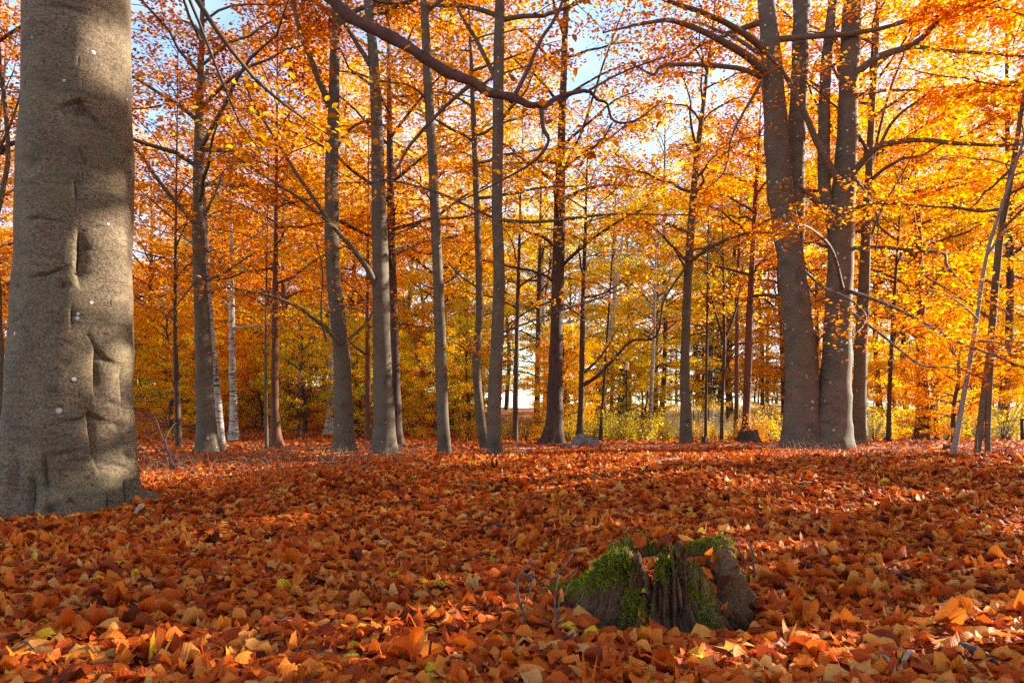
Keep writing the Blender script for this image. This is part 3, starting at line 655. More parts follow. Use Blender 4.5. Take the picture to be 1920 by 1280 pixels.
tree('beech_tree', 'tall grey beech with a long branch rising to the left from mid trunk', M_BEECH,
     [(721, 855, 44), (720, 790, 40), (715, 600, 34), (712, 450, 29), (708, 300, 23), (702, 130, 21), (690, 0, 17)], 15.8, 20, 10, 16, 4.2, 42, .40,
     limbs=[([(704, 535, 13), (690, 505, 12), (660, 465, 10), (625, 425, 9), (600, 390, 8), (560, 330, 7), (520, 260, 6), (480, 195, 5), (455, 140, 3)], 15.7, 13.6),
            ([(628, 428, 7), (560, 370, 5), (500, 332, 4), (430, 285, 2)], 14.9, 13.4), ([(696, 125, 10), (665, 75, 9), (640, 35, 8), (605, -30, 6)], 15.8, 15),
            ([(715, 460, 4), (740, 440, 3), (790, 420, 2)], 15.8, 17)], seed=2, skip=NEAR)
tree('beech_tree', 'slender straight grey beech standing by itself near the centre', M_BEECH,
     [(832, 855, 25), (830, 780, 22), (824, 600, 20), (817, 420, 19), (806, 220, 17), (795, 0, 15)], 15.6, 17, 9, 14, 3.6, 42, .46,
     limbs=[([(826, 630, 4), (850, 640, 3), (880, 660, 2)], 15.6, 16.5), ([(803, 190, 5), (770, 160, 4), (720, 150, 2)], 15.6, 15)], seed=3, skip=NEAR, flare=.4)
tree('beech_tree', 'thin dark wavy beech just left of the pale centre trunk', M_BEECH,
     [(910, 845, 19), (900, 780, 16), (893, 680, 16), (899, 590, 14), (896, 450, 12), (892, 330, 11), (886, 180, 9)], 17.6, 13, 6.2, 16, 3.0, 44, .42,
     limbs=[([(893, 300, 4), (870, 285, 3), (835, 288, 2)], 17.6, 16.5), ([(897, 540, 4), (862, 515, 3), (830, 478, 2)], 17.6, 17)], seed=4, skip=NEAR, flare=.4)
tree('beech_tree', 'pale grey centre beech with two level branches spreading right', M_BEECH,
     [(927, 855, 27), (926, 780, 25), (932, 640, 23), (936, 500, 22), (932, 400, 21), (934, 200, 20), (937, 0, 18)], 15.6, 18, 9.2, 15, 3.8, 42, .46,
     limbs=[([(930, 412, 7), (1000, 416, 6), (1060, 411, 6), (1150, 402, 4), (1240, 403, 3), (1310, 406, 2)], 15.5, 14.5, {'ns': 12}),
            ([(938, 625, 5), (1000, 600, 4), (1060, 577, 4), (1140, 550, 3), (1215, 515, 2)], 15.6, 14.8),
            ([(930, 150, 10), (895, 80, 8), (865, 30, 6), (840, -25, 5)], 15.6, 15.2),
            ([(928, 410, 6), (885, 390, 5), (820, 362, 5), (745, 342, 4), (680, 343, 3), (610, 349, 2)], 15.6, 14.2),
            ([(934, 232, 8), (955, 205, 6), (985, 170, 4), (1010, 120, 2)], 15.6, 15.2)], seed=5, skip=NEAR, flare=.4)
tree('beech_tree', 'dark beech forking low on its stem, beside the leaning spotted birch', M_BEECH,
     [(390, 850, 42), (386, 780, 36), (380, 620, 29), (374, 500, 26), (372, 400, 24), (372, 300, 20), (376, 150, 12)], 16.6, 15, 5.2, 26, 4.6, 46, .26,
     limbs=[([(366, 418, 10), (330, 380, 8), (290, 330, 7), (258, 285, 5), (225, 245, 3)], 16.5, 15.6), ([(380, 410, 7), (400, 370, 5), (416, 325, 3)], 16.6, 16.8),
            ([(372, 520, 5), (340, 560, 3), (300, 600, 2)], 16.5, 15.8), ([(382, 530, 5), (430, 505, 4), (480, 470, 2)], 16.6, 16)], seed=6, flare=.7)
tree('beech_tree', 'mossy dark beech half hidden behind the tall centre-left beech', M_DARK,
     [(744, 832, 24), (742, 760, 20), (738, 620, 18), (734, 450, 15), (730, 200, 10)], 22, 17, 4.5, 26, 4.6, 34, .36, size=.12, seed=7)
tree('twin_beech', 'massive double-stemmed beech with wide limbs right of centre', M_TWIN,
     [(1503, 844, 70), (1503, 780, 64), (1501, 660, 58), (1486, 520, 54), (1466, 380, 50), (1455, 250, 44), (1446, 100, 38), (1436, 0, 35)], 19, 21, 10.5, 18, 6.5, 34, .36, size=.11,
     extra_stems=[([(1554, 850, 80), (1559, 780, 70), (1570, 660, 60), (1574, 520, 50), (1580, 400, 46), (1588, 250, 42), (1598, 0, 36)], (18.9, .3)),
                  ([(1490, 560, 30), (1492, 420, 34), (1492, 300, 33), (1498, 150, 33), (1504, 0, 33)], (19.3, .4)),
                  ([(1562, 430, 22), (1546, 350, 24), (1545, 230, 22), (1550, 110, 21), (1562, 0, 20)], (19.1, .6))],
     limbs=[([(1436, 138, 17), (1400, 105, 15), (1340, 70, 12), (1270, 40, 9), (1220, 42, 7), (1180, 50, 5), (1130, 62, 3)], 19, 16, {'ns': 12}),
            ([(1440, 100, 14), (1390, 60, 12), (1330, 30, 10), (1260, 5, 8), (1190, -30, 6)], 19, 16.5, {'ns': 11}),
            ([(1434, 146, 11), (1380, 128, 9), (1300, 122, 8), (1240, 125, 7), (1222, 140, 5), (1180, 118, 3)], 19, 16.4, {'ns': 11}),
            ([(1430, 150, 7), (1395, 210, 5), (1370, 260, 4), (1356, 320, 3), (1325, 352, 2)], 18.8, 16.8),
            ([(1600, 142, 15), (1650, 105, 13), (1710, 85, 11), (1760, 40, 9), (1810, 15, 7), (1870, -10, 5)], 19, 16.5, {'ns': 11}),
            ([(1712, 87, 8), (1770, 95, 7), (1840, 100, 6), (1925, 110, 4)], 18, 15.5, {'ns': 11}),
            ([(1592, 335, 14), (1630, 290, 12), (1660, 270, 11), (1720, 262, 9), (1790, 268, 8), (1860, 272, 6), (1930, 268, 4)], 19, 15.5, {'ns': 13}),
            ([(1600, 180, 8), (1660, 170, 6), (1720, 170, 5), (1790, 163, 3)], 19, 17.5),
            ([(1650, 272, 7), (1670, 235, 6), (1700, 205, 5), (1745, 178, 3)], 18.3, 16.8),
            ([(1590, 466, 8), (1650, 463, 7), (1720, 470, 6), (1770, 475, 6), (1777, 502, 5), (1830, 550, 4), (1885, 584, 3)], 19, 15.5, {'ns': 13}),
            ([(1566, 330, 14), (1530, 262, 12), (1500, 192, 10), (1465, 132, 8), (1436, 100, 6)], 18.7, 17.6),
            ([(1560, 405, 11), (1525, 372, 9), (1492, 345, 7)], 18.7, 18.2, {'ns': 3}),
            ([(1600, 330, 6), (1628, 370, 5), (1645, 415, 4), (1640, 470, 3)], 18.8, 18),
            ([(1580, 540, 7), (1560, 470, 5), (1520, 432, 5), (1478, 424, 4), (1440, 452, 2)], 18.7, 10.2, {'ns': 16, 'size': .085, 'start': .55, 'npm': 40, 'len': .8}),
            ([(1500, 500, 5), (1545, 540, 5), (1590, 560, 4), (1625, 600, 3), (1590, 650, 2)], 18.6, 10.5, {'ns': 13, 'size': .085, 'start': .55, 'npm': 28, 'len': .7}),
            ([(1590, 545, 8), (1660, 570, 7), (1720, 600, 6), (1790, 640, 5), (1850, 665, 4), (1930, 692, 3)], 18.8, 8.5, {'ns': 22, 'size': .085, 'hue': .34, 'npm': 40, 'len': .9}),
            ([(1595, 585, 6), (1650, 625, 5), (1720, 680, 4), (1790, 690, 3), (1860, 720, 2)], 18.8, 9.5, {'ns': 16, 'size': .085, 'hue': .33, 'npm': 34, 'len': .8})],
     seed=8, flare=.42, zf=.55, skip=NEAR, k=26, lobes=5)
tree('beech_tree', 'straight dark beech immediately right of the double-stemmed beech', M_BEECH,
     [(1608, 834, 40), (1610, 770, 30), (1615, 640, 25), (1622, 480, 20), (1630, 300, 15), (1642, 80, 11)], 20.8, 17, 6.5, 16, 3.6, 34, .42, size=.11,
     limbs=[([(1628, 340, 6), (1660, 200, 5), (1690, 110, 4), (1720, 20, 2)], 20.8, 21.5), ([(1622, 480, 5), (1650, 400, 4), (1700, 310, 3), (1720, 260, 2)], 20.8, 21.5)], seed=9)
tree('leaning_sapling', 'thin leaning grey sapling with one sunlit edge near the right border', M_SAP,
     [(1785, 868, 13), (1800, 780, 11), (1825, 640, 10), (1850, 480, 8), (1884, 370, 7), (1922, 255, 5)], 12.4, None, 5.2, 6, 1.6, 40, .40, size=.09,
     limbs=[([(1850, 480, 5), (1880, 440, 4), (1930, 420, 2)], 12.4, 12), ([(1835, 600, 4), (1790, 560, 3), (1740, 540, 2)], 12.4, 11.5), ([(1828, 640, 4), (1870, 640, 3), (1930, 655, 2)], 12.4, 11, {'ns': 12, 'npm': 40})], seed=10, flare=.3)
tree('forked_beech', 'slanting dark beech split at its base, behind the leaning sapling', M_BEECH,
     [(1832, 852, 13), (1842, 760, 14), (1858, 640, 16), (1874, 450, 14), (1898, 320, 12), (1918, 190, 9)], 16.0, 14, 5.2, 14, 3.6, 36, .48,
     extra_stems=[([(1852, 858, 12), (1853, 770, 12), (1860, 640, 12)], (15.95, 0))],
     limbs=[([(1862, 600, 5), (1800, 560, 4), (1730, 520, 3)], 16, 15.4), ([(1880, 430, 6), (1930, 380, 5), (1960, 350, 3)], 16, 15.5), ([(1856, 650, 4), (1900, 665, 3), (1950, 690, 2)], 16, 14.5, {'ns': 12, 'npm': 40})], seed=11, flare=.3)
tree('dark_birch', 'thick dark rough trunk flaring at the ground, beside the grey boulder', M_DARK,
     [(1036, 836, 40), (1040, 780, 30), (1042, 650, 25), (1046, 540, 24), (1049, 400, 21), (1053, 250, 15), (1062, 0, 10)], 22.6, 19, 5.0, 26, 4.4, 32, .56, size=.12, seed=12, flare=.9,
     limbs=[([(1050, 330, 6), (1090, 250, 5), (1130, 130, 4), (1170, 20, 3)], 22.6, 23), ([(1045, 560, 4), (980, 590, 3), (940, 640, 2)], 22.6, 22)])
tree('beech_tree', 'bare-stemmed beech in front of the pale meadow, right of the lamp', M_BEECH,
     [(1286, 834, 24), (1286, 770, 20), (1284, 690, 18), (1288, 560, 17), (1296, 420, 14), (1306, 300, 11), (1324, 150, 7)], 22.6, 15, 5.6, 20, 4.0, 28, .42, size=.12,
     limbs=[([(1291, 492, 8), (1330, 465, 7), (1370, 445, 6), (1420, 434, 4), (1470, 438, 3)], 22.5, 20.5), ([(1286, 500, 5), (1250, 555, 4), (1238, 600, 3), (1210, 640, 2)], 22.5, 21),
            ([(1287, 490, 5), (1240, 440, 4), (1190, 400, 2)], 22.5, 22)], seed=13, flare=.4)
tree('beech_tree', 'slim reddish brown trunk rising behind the small dark stump', M_RED,
     [(1396, 826, 19), (1400, 760, 15), (1405, 600, 13), (1411, 480, 11), (1418, 350, 8)], 25, 13, 5.0, 18, 3.6, 26, .40, size=.12, seed=14, flare=.4)
tree('oak_tree', 'stout reddish trunk standing beyond the double-stemmed beech on a low bank', M_RED,
     [(1730, 816, 34), (1730, 780, 26), (1728, 690, 22), (1726, 600, 20), (1722, 450, 14)], 27, 13, 3.2, 26, 4.6, 24, .46, size=.13, seed=15, flare=.7)
tree('young_beech', 'thin straight pole of a tree between double-stemmed beech and stout red trunk', M_DARK,
     [(1666, 824, 11), (1668, 740, 8), (1674, 600, 7), (1684, 450, 5)], 25, 11, 3.4, 14, 3.0, 26, .50, size=.12, seed=16, flare=.5)
tree('birch_tree', 'leaning birch with black and white patches touching the dark forked beech', M_BIRCH,
     [(417, 848, 15), (411, 780, 14), (400, 660, 12), (393, 560, 9), (385, 400, 6)], 17.6, 11, 4.6, 14, 2.6, 34, .45, size=.11, seed=17, flare=.3)
tree('birch_tree', 'bright white birch trunk lit by the sun, deep in the left wood', M_BIRCH,
     [(438, 825, 21), (438, 770, 16), (436, 690, 14), (434, 500, 8)], 25.6, 14, 3.8, 18, 3.2, 28, .60, size=.12, seed=18, flare=.4)
tree('pine_tree', 'dark red rough trunk with a flared foot among the left trees', M_RED,
     [(518, 840, 26), (516, 780, 16), (515, 680, 13), (516, 560, 11), (518, 350, 7)], 20, 13, 4.6, 20, 3.6, 34, .48, size=.12, seed=19, flare=.8)
tree('young_beech', 'very thin grey stem right beside the dark red flared trunk', M_BEECH,
     [(500, 844, 7), (499, 760, 6), (498, 660, 5), (500, 520, 3)], 18.6, 8, 3.0, 9, 2.0, 30, .5, size=.11, seed=20, flare=.3)
tree('young_beech', 'narrow dark trunk close to the right edge of the old grey beech', M_DARK,
     [(335, 846, 12), (333, 770, 11), (330, 680, 9), (328, 560, 7), (330, 400, 5)], 18.6, 11, 3.4, 18, 3.2, 36, .34, size=.11, seed=21, flare=.3)
tree('birch_tree', 'two-tone birch with a red foot and white upper stem', M_BIRCH,
     [(617, 812, 20), (618, 760, 10), (620, 680, 8), (622, 520, 5)], 31, 12, 4.0, 14, 3.0, 22, .62, size=.13, seed=22, flare=.6)
tree('young_beech', 'slim trunk between the two bent grey beeches left of centre', M_RED,
     [(691, 828, 14), (690, 740, 11), (689, 600, 8), (690, 450, 5)], 24.5, 12, 3.0, 18, 3.4, 28, .42, size=.12, seed=23, flare=.4)
tree('maple_tree', 'dark forked trunk with a low limb rising right, behind the boulder', M_DARK,
     [(1086, 832, 13), (1090, 740, 11), (1092, 620, 10), (1096, 480, 7)], 23.6, 12, 4.2, 18, 3.4, 26, .66, size=.13,
     limbs=[([(1093, 722, 8), (1120, 705, 7), (1150, 675, 6), (1185, 640, 5), (1232, 632, 4), (1245, 560, 2)], 23.6, 22.5), ([(1094, 700, 6), (1130, 665, 4), (1160, 620, 2)], 23.6, 24)], seed=24, flare=.4)
tree('birch_tree', 'thin dark stem leaning right, close to the left of the lamp post', M_DARK,
     [(1126, 822, 8), (1130, 760, 6), (1138, 640, 5), (1148, 480, 3)], 27, 12, 5, 12, 2.8, 24, .70, size=.13, seed=25, flare=.3)
tree('birch_tree', 'slanted white birch glimpsed behind the lamp post', M_BIRCH,
     [(1116, 800, 8), (1124, 740, 8), (1140, 650, 7), (1160, 500, 5)], 40, 16, 6, 14, 3.2, 18, .72, size=.15, seed=26, flare=.2)
tree('birch_tree', 'upright white birch glimpsed behind the lamp post', M_BIRCH,
     [(1146, 800, 8), (1147, 740, 7), (1150, 620, 6), (1152, 450, 4)], 42, 16, 6, 14, 3.2, 18, .68, size=.15, seed=27, flare=.2)
tree('birch_tree', 'dark birch with one bright edge at the left end of the meadow', M_BIRCH,
     [(1219, 806, 9), (1221, 740, 8), (1225, 650, 7), (1230, 480, 4)], 36, 13, 4.5, 14, 3.4, 20, .62, size=.15, seed=28, flare=.3)
tree('birch_tree', 'white birch trunk immediately left of the thick dark rough trunk', M_BIRCH,
     [(1022, 800, 11), (1024, 720, 9), (1020, 640, 8), (1016, 480, 5)], 34, 15, 4.5, 16, 3.6, 20, .66, size=.15, seed=29, flare=.2)
tree('oak_tree', 'grey-brown straight trunk left of the white birch at the centre', M_DARK,
     [(1006, 806, 12), (1007, 740, 11), (1009, 640, 10), (1012, 480, 7)], 30, 15, 4.2, 16, 3.8, 22, .66, size=.14, seed=30, flare=.3)
tree('young_beech', 'thin dark stem just right of the pale centre beech', M_DARK,
     [(966, 822, 10), (967, 740, 9), (970, 600, 8), (974, 450, 5)], 25, 12, 4.4, 14, 3.2, 26, .62, size=.13, seed=31, flare=.3)
tree('young_beech', 'first of the slim poles in the meadow gap, next to the bare-stemmed beech', M_DARK,
     [(1323, 818, 7), (1324, 740, 6), (1326, 600, 5), (1328, 450, 3)], 28, 10, 4.2, 10, 2.2, 20, .56, size=.13, seed=32, flare=.3)
tree('young_oak', 'slim pole forking upward in a vee in the meadow gap', M_DARK,
     [(1353, 820, 8), (1355, 740, 7), (1358, 640, 7), (1356, 480, 3)], 27.5, 9.5, 5.0, 9, 2.2, 18, .56, size=.13,
     limbs=[([(1357, 640, 5), (1340, 580, 4), (1325, 500, 2)], 27.5, 27), ([(1358, 640, 5), (1380, 580, 4), (1395, 500, 2)], 27.5, 28)], seed=33, flare=.3)
tree('young_beech', 'slim reddish pole beside the vee-forked pole in the meadow gap', M_RED,
     [(1380, 806, 11), (1381, 740, 8), (1382, 600, 8), (1386, 440, 5)], 33, 13, 5.4, 12, 3.0, 18, .5, size=.14, seed=34, flare=.3)
tree('beech_tree', 'pale lichen-streaked trunk cut by the left border behind the old beech', M_BEECH,
     [(-14, 850, 52), (-12, 740, 46), (-12, 600, 34), (-16, 400, 26)], 13.5, 14, 5, 14, 4, 34, .30, size=.10, seed=35, flare=.4,
     limbs=[([(-10, 420, 10), (15, 290, 8), (5, 120, 7), (-5, 40, 5)], 13.5, 13), ([(-10, 300, 6), (30, 200, 4), (60, 60, 3)], 13.4, 13)])
# beeches added beyond the right border, mostly unseen, to shade the clearing
for i, (x, y, h, zc_, sp, hu) in enumerate(((12.8, 8.2, 16, 3.4, 5.4, .44), (18.5, 12.5, 17, 3.0, 5.4, .50), (13.0, 2.6, 15, 3.0, 5.2, .42), (21.5, 6.5, 17, 2.6, 5.4, .48), (10.4, 4.6, 15, 2.8, 5.0, .52), (14.6, 13.4, 19, 5.5, 5.6, .54))):
    r = np.random.default_rng(300 + i); zb = float(gz(x, y)); t = root('shading_beech', (x, y, zb), ['large orange shade beech added beyond the right border', 'second shade beech added outside the right border, farther back', 'shade beech added outside the right border level with the stump', 'far shade beech added outside the right border', 'nearest shade beech added outside the right border', 'tall shade beech added outside the right border with high crown'][i], 'tree', 'beeches added for shade beyond the right border')
    st = catmull([(x, y, zb), (x + .1, y - .1, 5), (x - .1, y, 10), (x, y, h)], 26); sr = np.interp(st[:, 2], [0, h], [.24, .02]); tb = Tubes(); trunk_tube(tb, st, sr, r); lv = Leaves()
    grow(st, sr, r, zc_, 36, sp, 110, .13, hu, tb, lv, sub_k=2.4)
    link('trunk', tb.mesh('shading_beech_trunk', (x, y, zb)), M_BEECH, t); link('crown', lv.mesh('shading_beech_crown', (x, y, zb), fold=True), M_LEAF, t)

# ------------------------------------------------------------------ the wood behind: copies of a few grown trees
PROTO = []
for i, (h, zc_, nl, sp, npm_, wob_) in enumerate(((15, 1.7, 40, 4.4, 50, .3), (17, 2.2, 42, 4.8, 46, .5), (13, 1.3, 40, 4.2, 54, .4), (20, 5.5, 44, 5.0, 50, .3), (10, .9, 34, 3.4, 60, .4))):
    r = np.random.default_rng(500 + i)
    st = catmull(np.column_stack([r.normal(0, wob_, 5) * [0, .4, .7, 1, 1], r.normal(0, wob_, 5) * [0, .4, .7, 1, 1], np.linspace(0, h, 5)]), 26)
    sr = np.interp(st[:, 2], [0, h * .5, h], [.17, .11, .012]); tb = Tubes(); trunk_tube(tb, st, sr, r, 10, .5); lv = Leaves()
    grow(st, sr, r, zc_, nl, sp, npm_, .145, 0.0, tb, lv, sub_k=2.2, elev=(12, 58))
    PROTO.append((tb.mesh('wood_tree_trunk'), lv.mesh('wood_tree_crown', use_carve=False)))
def wood_tree(x, y, v, s, rot, hue, label, bark=M_DARK, group='trees massed in the wood behind', name='autumn_tree'):
    t = root(name, (x, y, float(gz(x, y)) - .1), label, 'tree', group); t.rotation_euler = (0, 0, rot); t.scale = (s, s, s)
    a = link('trunk', PROTO[v][0], bark, t); b = link('crown', PROTO[v][1], M_LEAF, t); b.color = (hue, 0, 0, 1)
    if not PROTO[v][0].materials: PROTO[v][0].materials.append(bark)
    a.material_slots[0].link = 'OBJECT'; a.material_slots[0].material = bark
    return t
r = np.random.default_rng(77)
LANES = [(-9.0, 20.0, .4), (-5.0, 24.0, .8), (0.5, 25.5, .8), (22.0, 52.0, .6), (4.0, 34.0, 1.), (9.0, 42.0, 1.), (-4.0, 31.0, 1.)]
SH_ = SUN[:2] / np.hypot(*SUN[:2]); TE = math.tan(SUN_EL)
def in_lane(x, y):
    for tx, ty, tz in LANES:
        v = np.array([x - tx, y - ty]); q = v @ SH_
        if 1 < q < 30 and abs(v[0] * SH_[1] - v[1] * SH_[0]) < 2.4: return True
    return False
rows_ = [(27, 3.7, 34, 0), (34, 3.9, 36, 1), (43, 4.6, 44, 2), (55, 4.4, 54, 3), (72, 5.0, 68, 4), (112, 6.0, 100, 4)]
for y0, stp, half, row in rows_:
    for x in np.arange(-half * .95, half * .95, stp):
        xx = x + r.uniform(-1.4, 1.4); yy = y0 + r.uniform(-2.6, 2.6); p = CX + xx / yy * FPX
        if p < -160 or p > 2080: continue
        gap = 1230 < p < 1480
        if gap and (row == 0 or (row == 1 and r.random() < .6)): continue
        if gap and row == 2: continue
        if 1150 < p < 1900 and row == 3 and r.random() < .3: continue
        if p > 1440 and row in (0, 1, 2) and r.random() < .42: continue
        if row == 4 and gap: yy = 96
        hue = (.50 if p < 560 else .58 if p < 900 else .72 if p < 1250 else .58 if p < 1600 else .74) + (.08 if row >= 2 else 0) + r.normal(0, .06)
        if row in (0, 1) and r.random() < .45: continue
        if row == 2 and r.random() < .25: continue
        if row < 4 and in_lane(xx, yy) and r.random() < (.8 if row < 3 else .55): continue
        if abs(p - 1172) < 60 and yy < 38: continue
        v = 3 if row in (0, 1) and r.random() < .62 else int(r.choice([0, 1, 2, 3, 4], p=[.26, .26, .20, .16, .12])); s = r.uniform(.85, 1.15) * (1.4 if row == 4 else 1)
        zone = 'left' if p < 620 else 'middle' if p < 1240 else 'meadow edge' if p < 1500 else 'right'
        tone = 'rust orange' if hue < .4 else 'orange gold' if hue < .56 else 'golden yellow' if hue < .7 else 'pale yellow'
        dist = ['nearer', 'nearer', 'middle distance', 'farther', 'farthest'][row]
        lab = {'left': f'one of the {dist} {tone} trees in the wood behind the old beech', 'middle': f'one of the {dist} {tone} trees behind the slender grey beeches',
               'meadow edge': f'one of the {dist} {tone} trees along the meadow', 'right': f'one of the {dist} {tone} trees behind the double-stemmed beech'}[zone]
        bk = M_BIRCH if r.random() < .05 else M_RED if r.random() < .3 else M_DARK
        wood_tree(xx, yy, v, s, r.uniform(0, 6.28), hue, lab, bk)

for k in range(6):  # unseen trees added to cut the sky fill from behind the camera
    xx, yy = r.uniform(-24, 26), r.uniform(-26, -12)
    if k >= 5: xx, yy = r.uniform(-24, -11), r.uniform(-4, 12)
    wood_tree(xx, yy, int(r.integers(0, 4)), r.uniform(.95, 1.25), r.uniform(0, 6.28), r.normal(.42, .08), 'one of the unseen beeches added behind the viewer to block sky light', M_BEECH, 'unseen trees added behind the viewer')
# tall trees closing the canopy towards the meadow and the right
for k, p in enumerate((1180, 1240, 1330, 1370, 1430, 1470, 1530, 1590, 1650, 1700, 1750, 1800, 1840, 1880, 1920, 1960)):
    yy = (66, 60, 72, 64, 70, 58, 62, 70, 64, 58, 72, 60, 68, 46, 62, 52)[k]; xx = (p - CX) / FPX * yy; hue = r.normal(.64 if p < 1500 else .60, .09)
    wood_tree(xx, yy, 3 if k % 3 else 1, r.uniform(1.35, 1.7), r.uniform(0, 6.28), hue, f"one of the tall {'orange gold' if hue < .6 else 'golden yellow'} trees {'around the meadow gap' if p < 1500 else 'filling the sky behind the double-stemmed beech'}", M_DARK, 'tall trees towards the right')
# low leafy young trees under the big ones
for k in range(74):
    yy = r.uniform(23.5, 44); p = r.uniform(240, 1240) if k < 60 else r.uniform(1500, 1930); xx = (p - CX) / FPX * yy
    if yy < 26 and 560 < p < 1100: yy += 5
    if 1070 < p < 1290: yy = 37 + .2 * (yy - 24)
    xx = (p - CX) / FPX * yy
    if in_lane(xx, yy) and k % 3: continue
    hue = (.72 if p < 560 else .78 if p < 900 else .82 if p < 1300 else .66) + r.normal(0, .08)
    zone = 'left of the tall centre-left beech' if p < 720 else 'between the slender beeches' if p < 940 else 'around the lamp post' if p < 1300 else 'right of the double-stemmed beech'
    wood_tree(xx, yy, 4, r.uniform(.36, .62), r.uniform(0, 6.28), hue, f"one of the low leafy {'orange' if hue < .5 else 'gold' if hue < .64 else 'yellow'} young trees {zone}", M_DARK, 'low young trees under the tall ones', 'young_tree')

for k in range(60):
    left = k >= 34
    p = r.uniform(230, 900) if left else r.uniform(1180, 1960); yy = r.uniform(44, 60) if left else r.uniform(92, 116); xx = (p - CX) / FPX * yy
    hue = r.normal(.66 if left else .74, .1)
    wood_tree(xx, yy, 4, r.uniform(.6, .95), r.uniform(0, 6.28), hue, 'one of the small gold trees deep in the left wood' if left else 'one of the small yellow trees closing off the far side of the meadow', M_DARK, 'far low trees', 'young_tree')

# dark green pines beyond the meadow
def conifer_mesh(seed, h):
    r = np.random.default_rng(seed); tb = Tubes(); st = np.column_stack([np.zeros(12), np.zeros(12), np.linspace(0, h, 12)]); tb.add(st, np.linspace(.22, .02, 12), 8)
    lv = Leaves()
    for k in range(90):
        f = (k + r.random()) / 90; z = 1.2 + (h - 1.2) * f; a = r.uniform(0, 6.28); L = (2.6 * (1 - f) + .25) * r.uniform(.7, 1.15)
        p = np.array([0, 0, z]) + np.linspace(0, 1, 6)[:, None] * np.array([math.cos(a), math.sin(a), -.12]) * L; p[:, 2] += .1 * L * np.linspace(0, 1, 6) ** 2
        tb.add(p, np.linspace(.03, .006, 6), 3); spray(lv, p, r, 34, .24, .5, .4, .09)
    return tb.mesh('pine_trunk'), lv.mesh('pine_crown', use_carve=False)
m_needle, nn, ll, oo = nmat('pine_needles')
na = nn.new('ShaderNodeAttribute'); na.attribute_name = 'tint'; nr_ = ramp(nn, [(.3, (.018, .045, .02)), (.7, (.06, .12, .05))]); nd = nn.new('ShaderNodeBsdfDiffuse')
ll.new(na.outputs['Fac'], nr_.inputs[0]); ll.new(nr_.outputs[0], nd.inputs[0]); ll.new(nd.outputs[0], oo.inputs[0])
pm = conifer_mesh(5, 13)
for px, d, s, lab in ((1318, 66, .85, 'dark green pine beyond the meadow, right of the bare-stemmed beech'), (1352, 76, .95, 'second dark green pine beyond the meadow, behind the vee-forked pole'),
                      (1268, 84, .9, 'farthest green pine, left of the bare-stemmed beech')):
    x = (px - CX) / FPX * d; t = root('pine_tree', (x, d, float(gz(x, d)) - .1), lab, 'tree'); t.scale = (s, s, s); t.rotation_euler = (0, 0, px)
    link('trunk', pm[0], M_RED, t); link('crown', pm[1], m_needle, t)

# ------------------------------------------------------------------ shrubs along the edge of the clearing
def shrub_mesh(seed, leafy=True, h=1.1):
    r = np.random.default_rng(seed); tb = Tubes(); lv = Leaves()
    for k in range(16):
        a = r.uniform(0, 6.28); b = r.uniform(.15, .75); L = h * r.uniform(.7, 1.15); t = np.linspace(0, 1, 7)[:, None]
        p = np.array([math.cos(a), math.sin(a), 0]) * (t * b * L * (.6 + .4 * t)) + np.array([0, 0, 1]) * L * t + np.cumsum(r.normal(0, .02, (7, 3)), 0) * t
        tb.add(p, np.linspace(.010, .003, 7), 4)
        dress(tb, lv, p, np.full(7, .006), r, 7, 34 if leafy else 0.1, .075, 0.0, .42, .2, .004, .14)
    return tb.mesh('shrub_stems'), lv.mesh('shrub_foliage', use_carve=False)
SH = [shrub_mesh(60 + i) for i in range(3)]; BARE = [shrub_mesh(70, False, 1.3), shrub_mesh(71, False, 1.0)]
def shrub(px, d, s, hue, label, var=0, bare=False, group=None, sz=1.0):
    x = (px - CX) / FPX * d; t = root('bare_shrub' if bare else 'shrub', (x, d, float(gz(x, d)) - .03), label, 'bush', group); t.scale = (s, s, s * sz); t.rotation_euler = (0, 0, px * .7)
    mm = (BARE if bare else SH)[var]
    link('stems', mm[0], M_TWIG, t)
    if not bare: b = link('foliage', mm[1], M_LEAF, t); b.color = (hue, 0, 0, 1)
for a in ((1120, 29, 1.15, .88, 'yellow green bush growing left of the lamp post', 0), (1160, 27, 1.0, .93, 'greenest bush, directly in front of the lamp post foot', 1), (1205, 28, 1.1, .92, 'green leafy bush right of the lamp post', 2),
          (1245, 30, 1.0, .84, 'yellow bush at the left end of the meadow', 0), (1310, 29, .75, .74, 'small golden bush right of the bare-stemmed beech', 1), (1345, 30, .8, .78, 'low golden bush in the meadow gap below the vee-forked pole', 2),
          (1385, 31, .8, .74, 'yellow bush behind the small dark stump', 0), (1412, 25, .85, .56, 'orange leaved bush growing over the small dark stump', 1), (1445, 29, 1.0, .78, 'yellow bush left of the double-stemmed beech', 2),
          (1065, 26.5, .9, .80, 'yellow bush between thick dark trunk and forked trunk', 0), (985, 29, 1.1, .76, 'yellow bush right of the pale centre beech', 2), (955, 27, .8, .80, 'small yellow bush hugging the pale centre beech', 1),
          (880, 29, .9, .72, 'golden bush behind the thin wavy beech', 0), (1660, 31, 1.2, .84, 'yellow green bush right of the double-stemmed beech', 2), (1790, 33, 1.5, .90, 'green yellow bush behind the leaning sapling', 0),
          (1890, 34, 1.6, .92, 'green yellow bush by the right border', 1), (1700, 36, 1.7, .86, 'tall yellow bush left of the stout red trunk', 1), (480, 33, 1.1, .86, 'yellow green bush deep in the left wood', 0),
          (350, 36, 1.3, .72, 'golden bush on the left slope', 2), (780, 33, 1.3, .70, 'golden bush between the two slender grey beeches', 1)):
    shrub(*a, group='low bushes along the clearing')
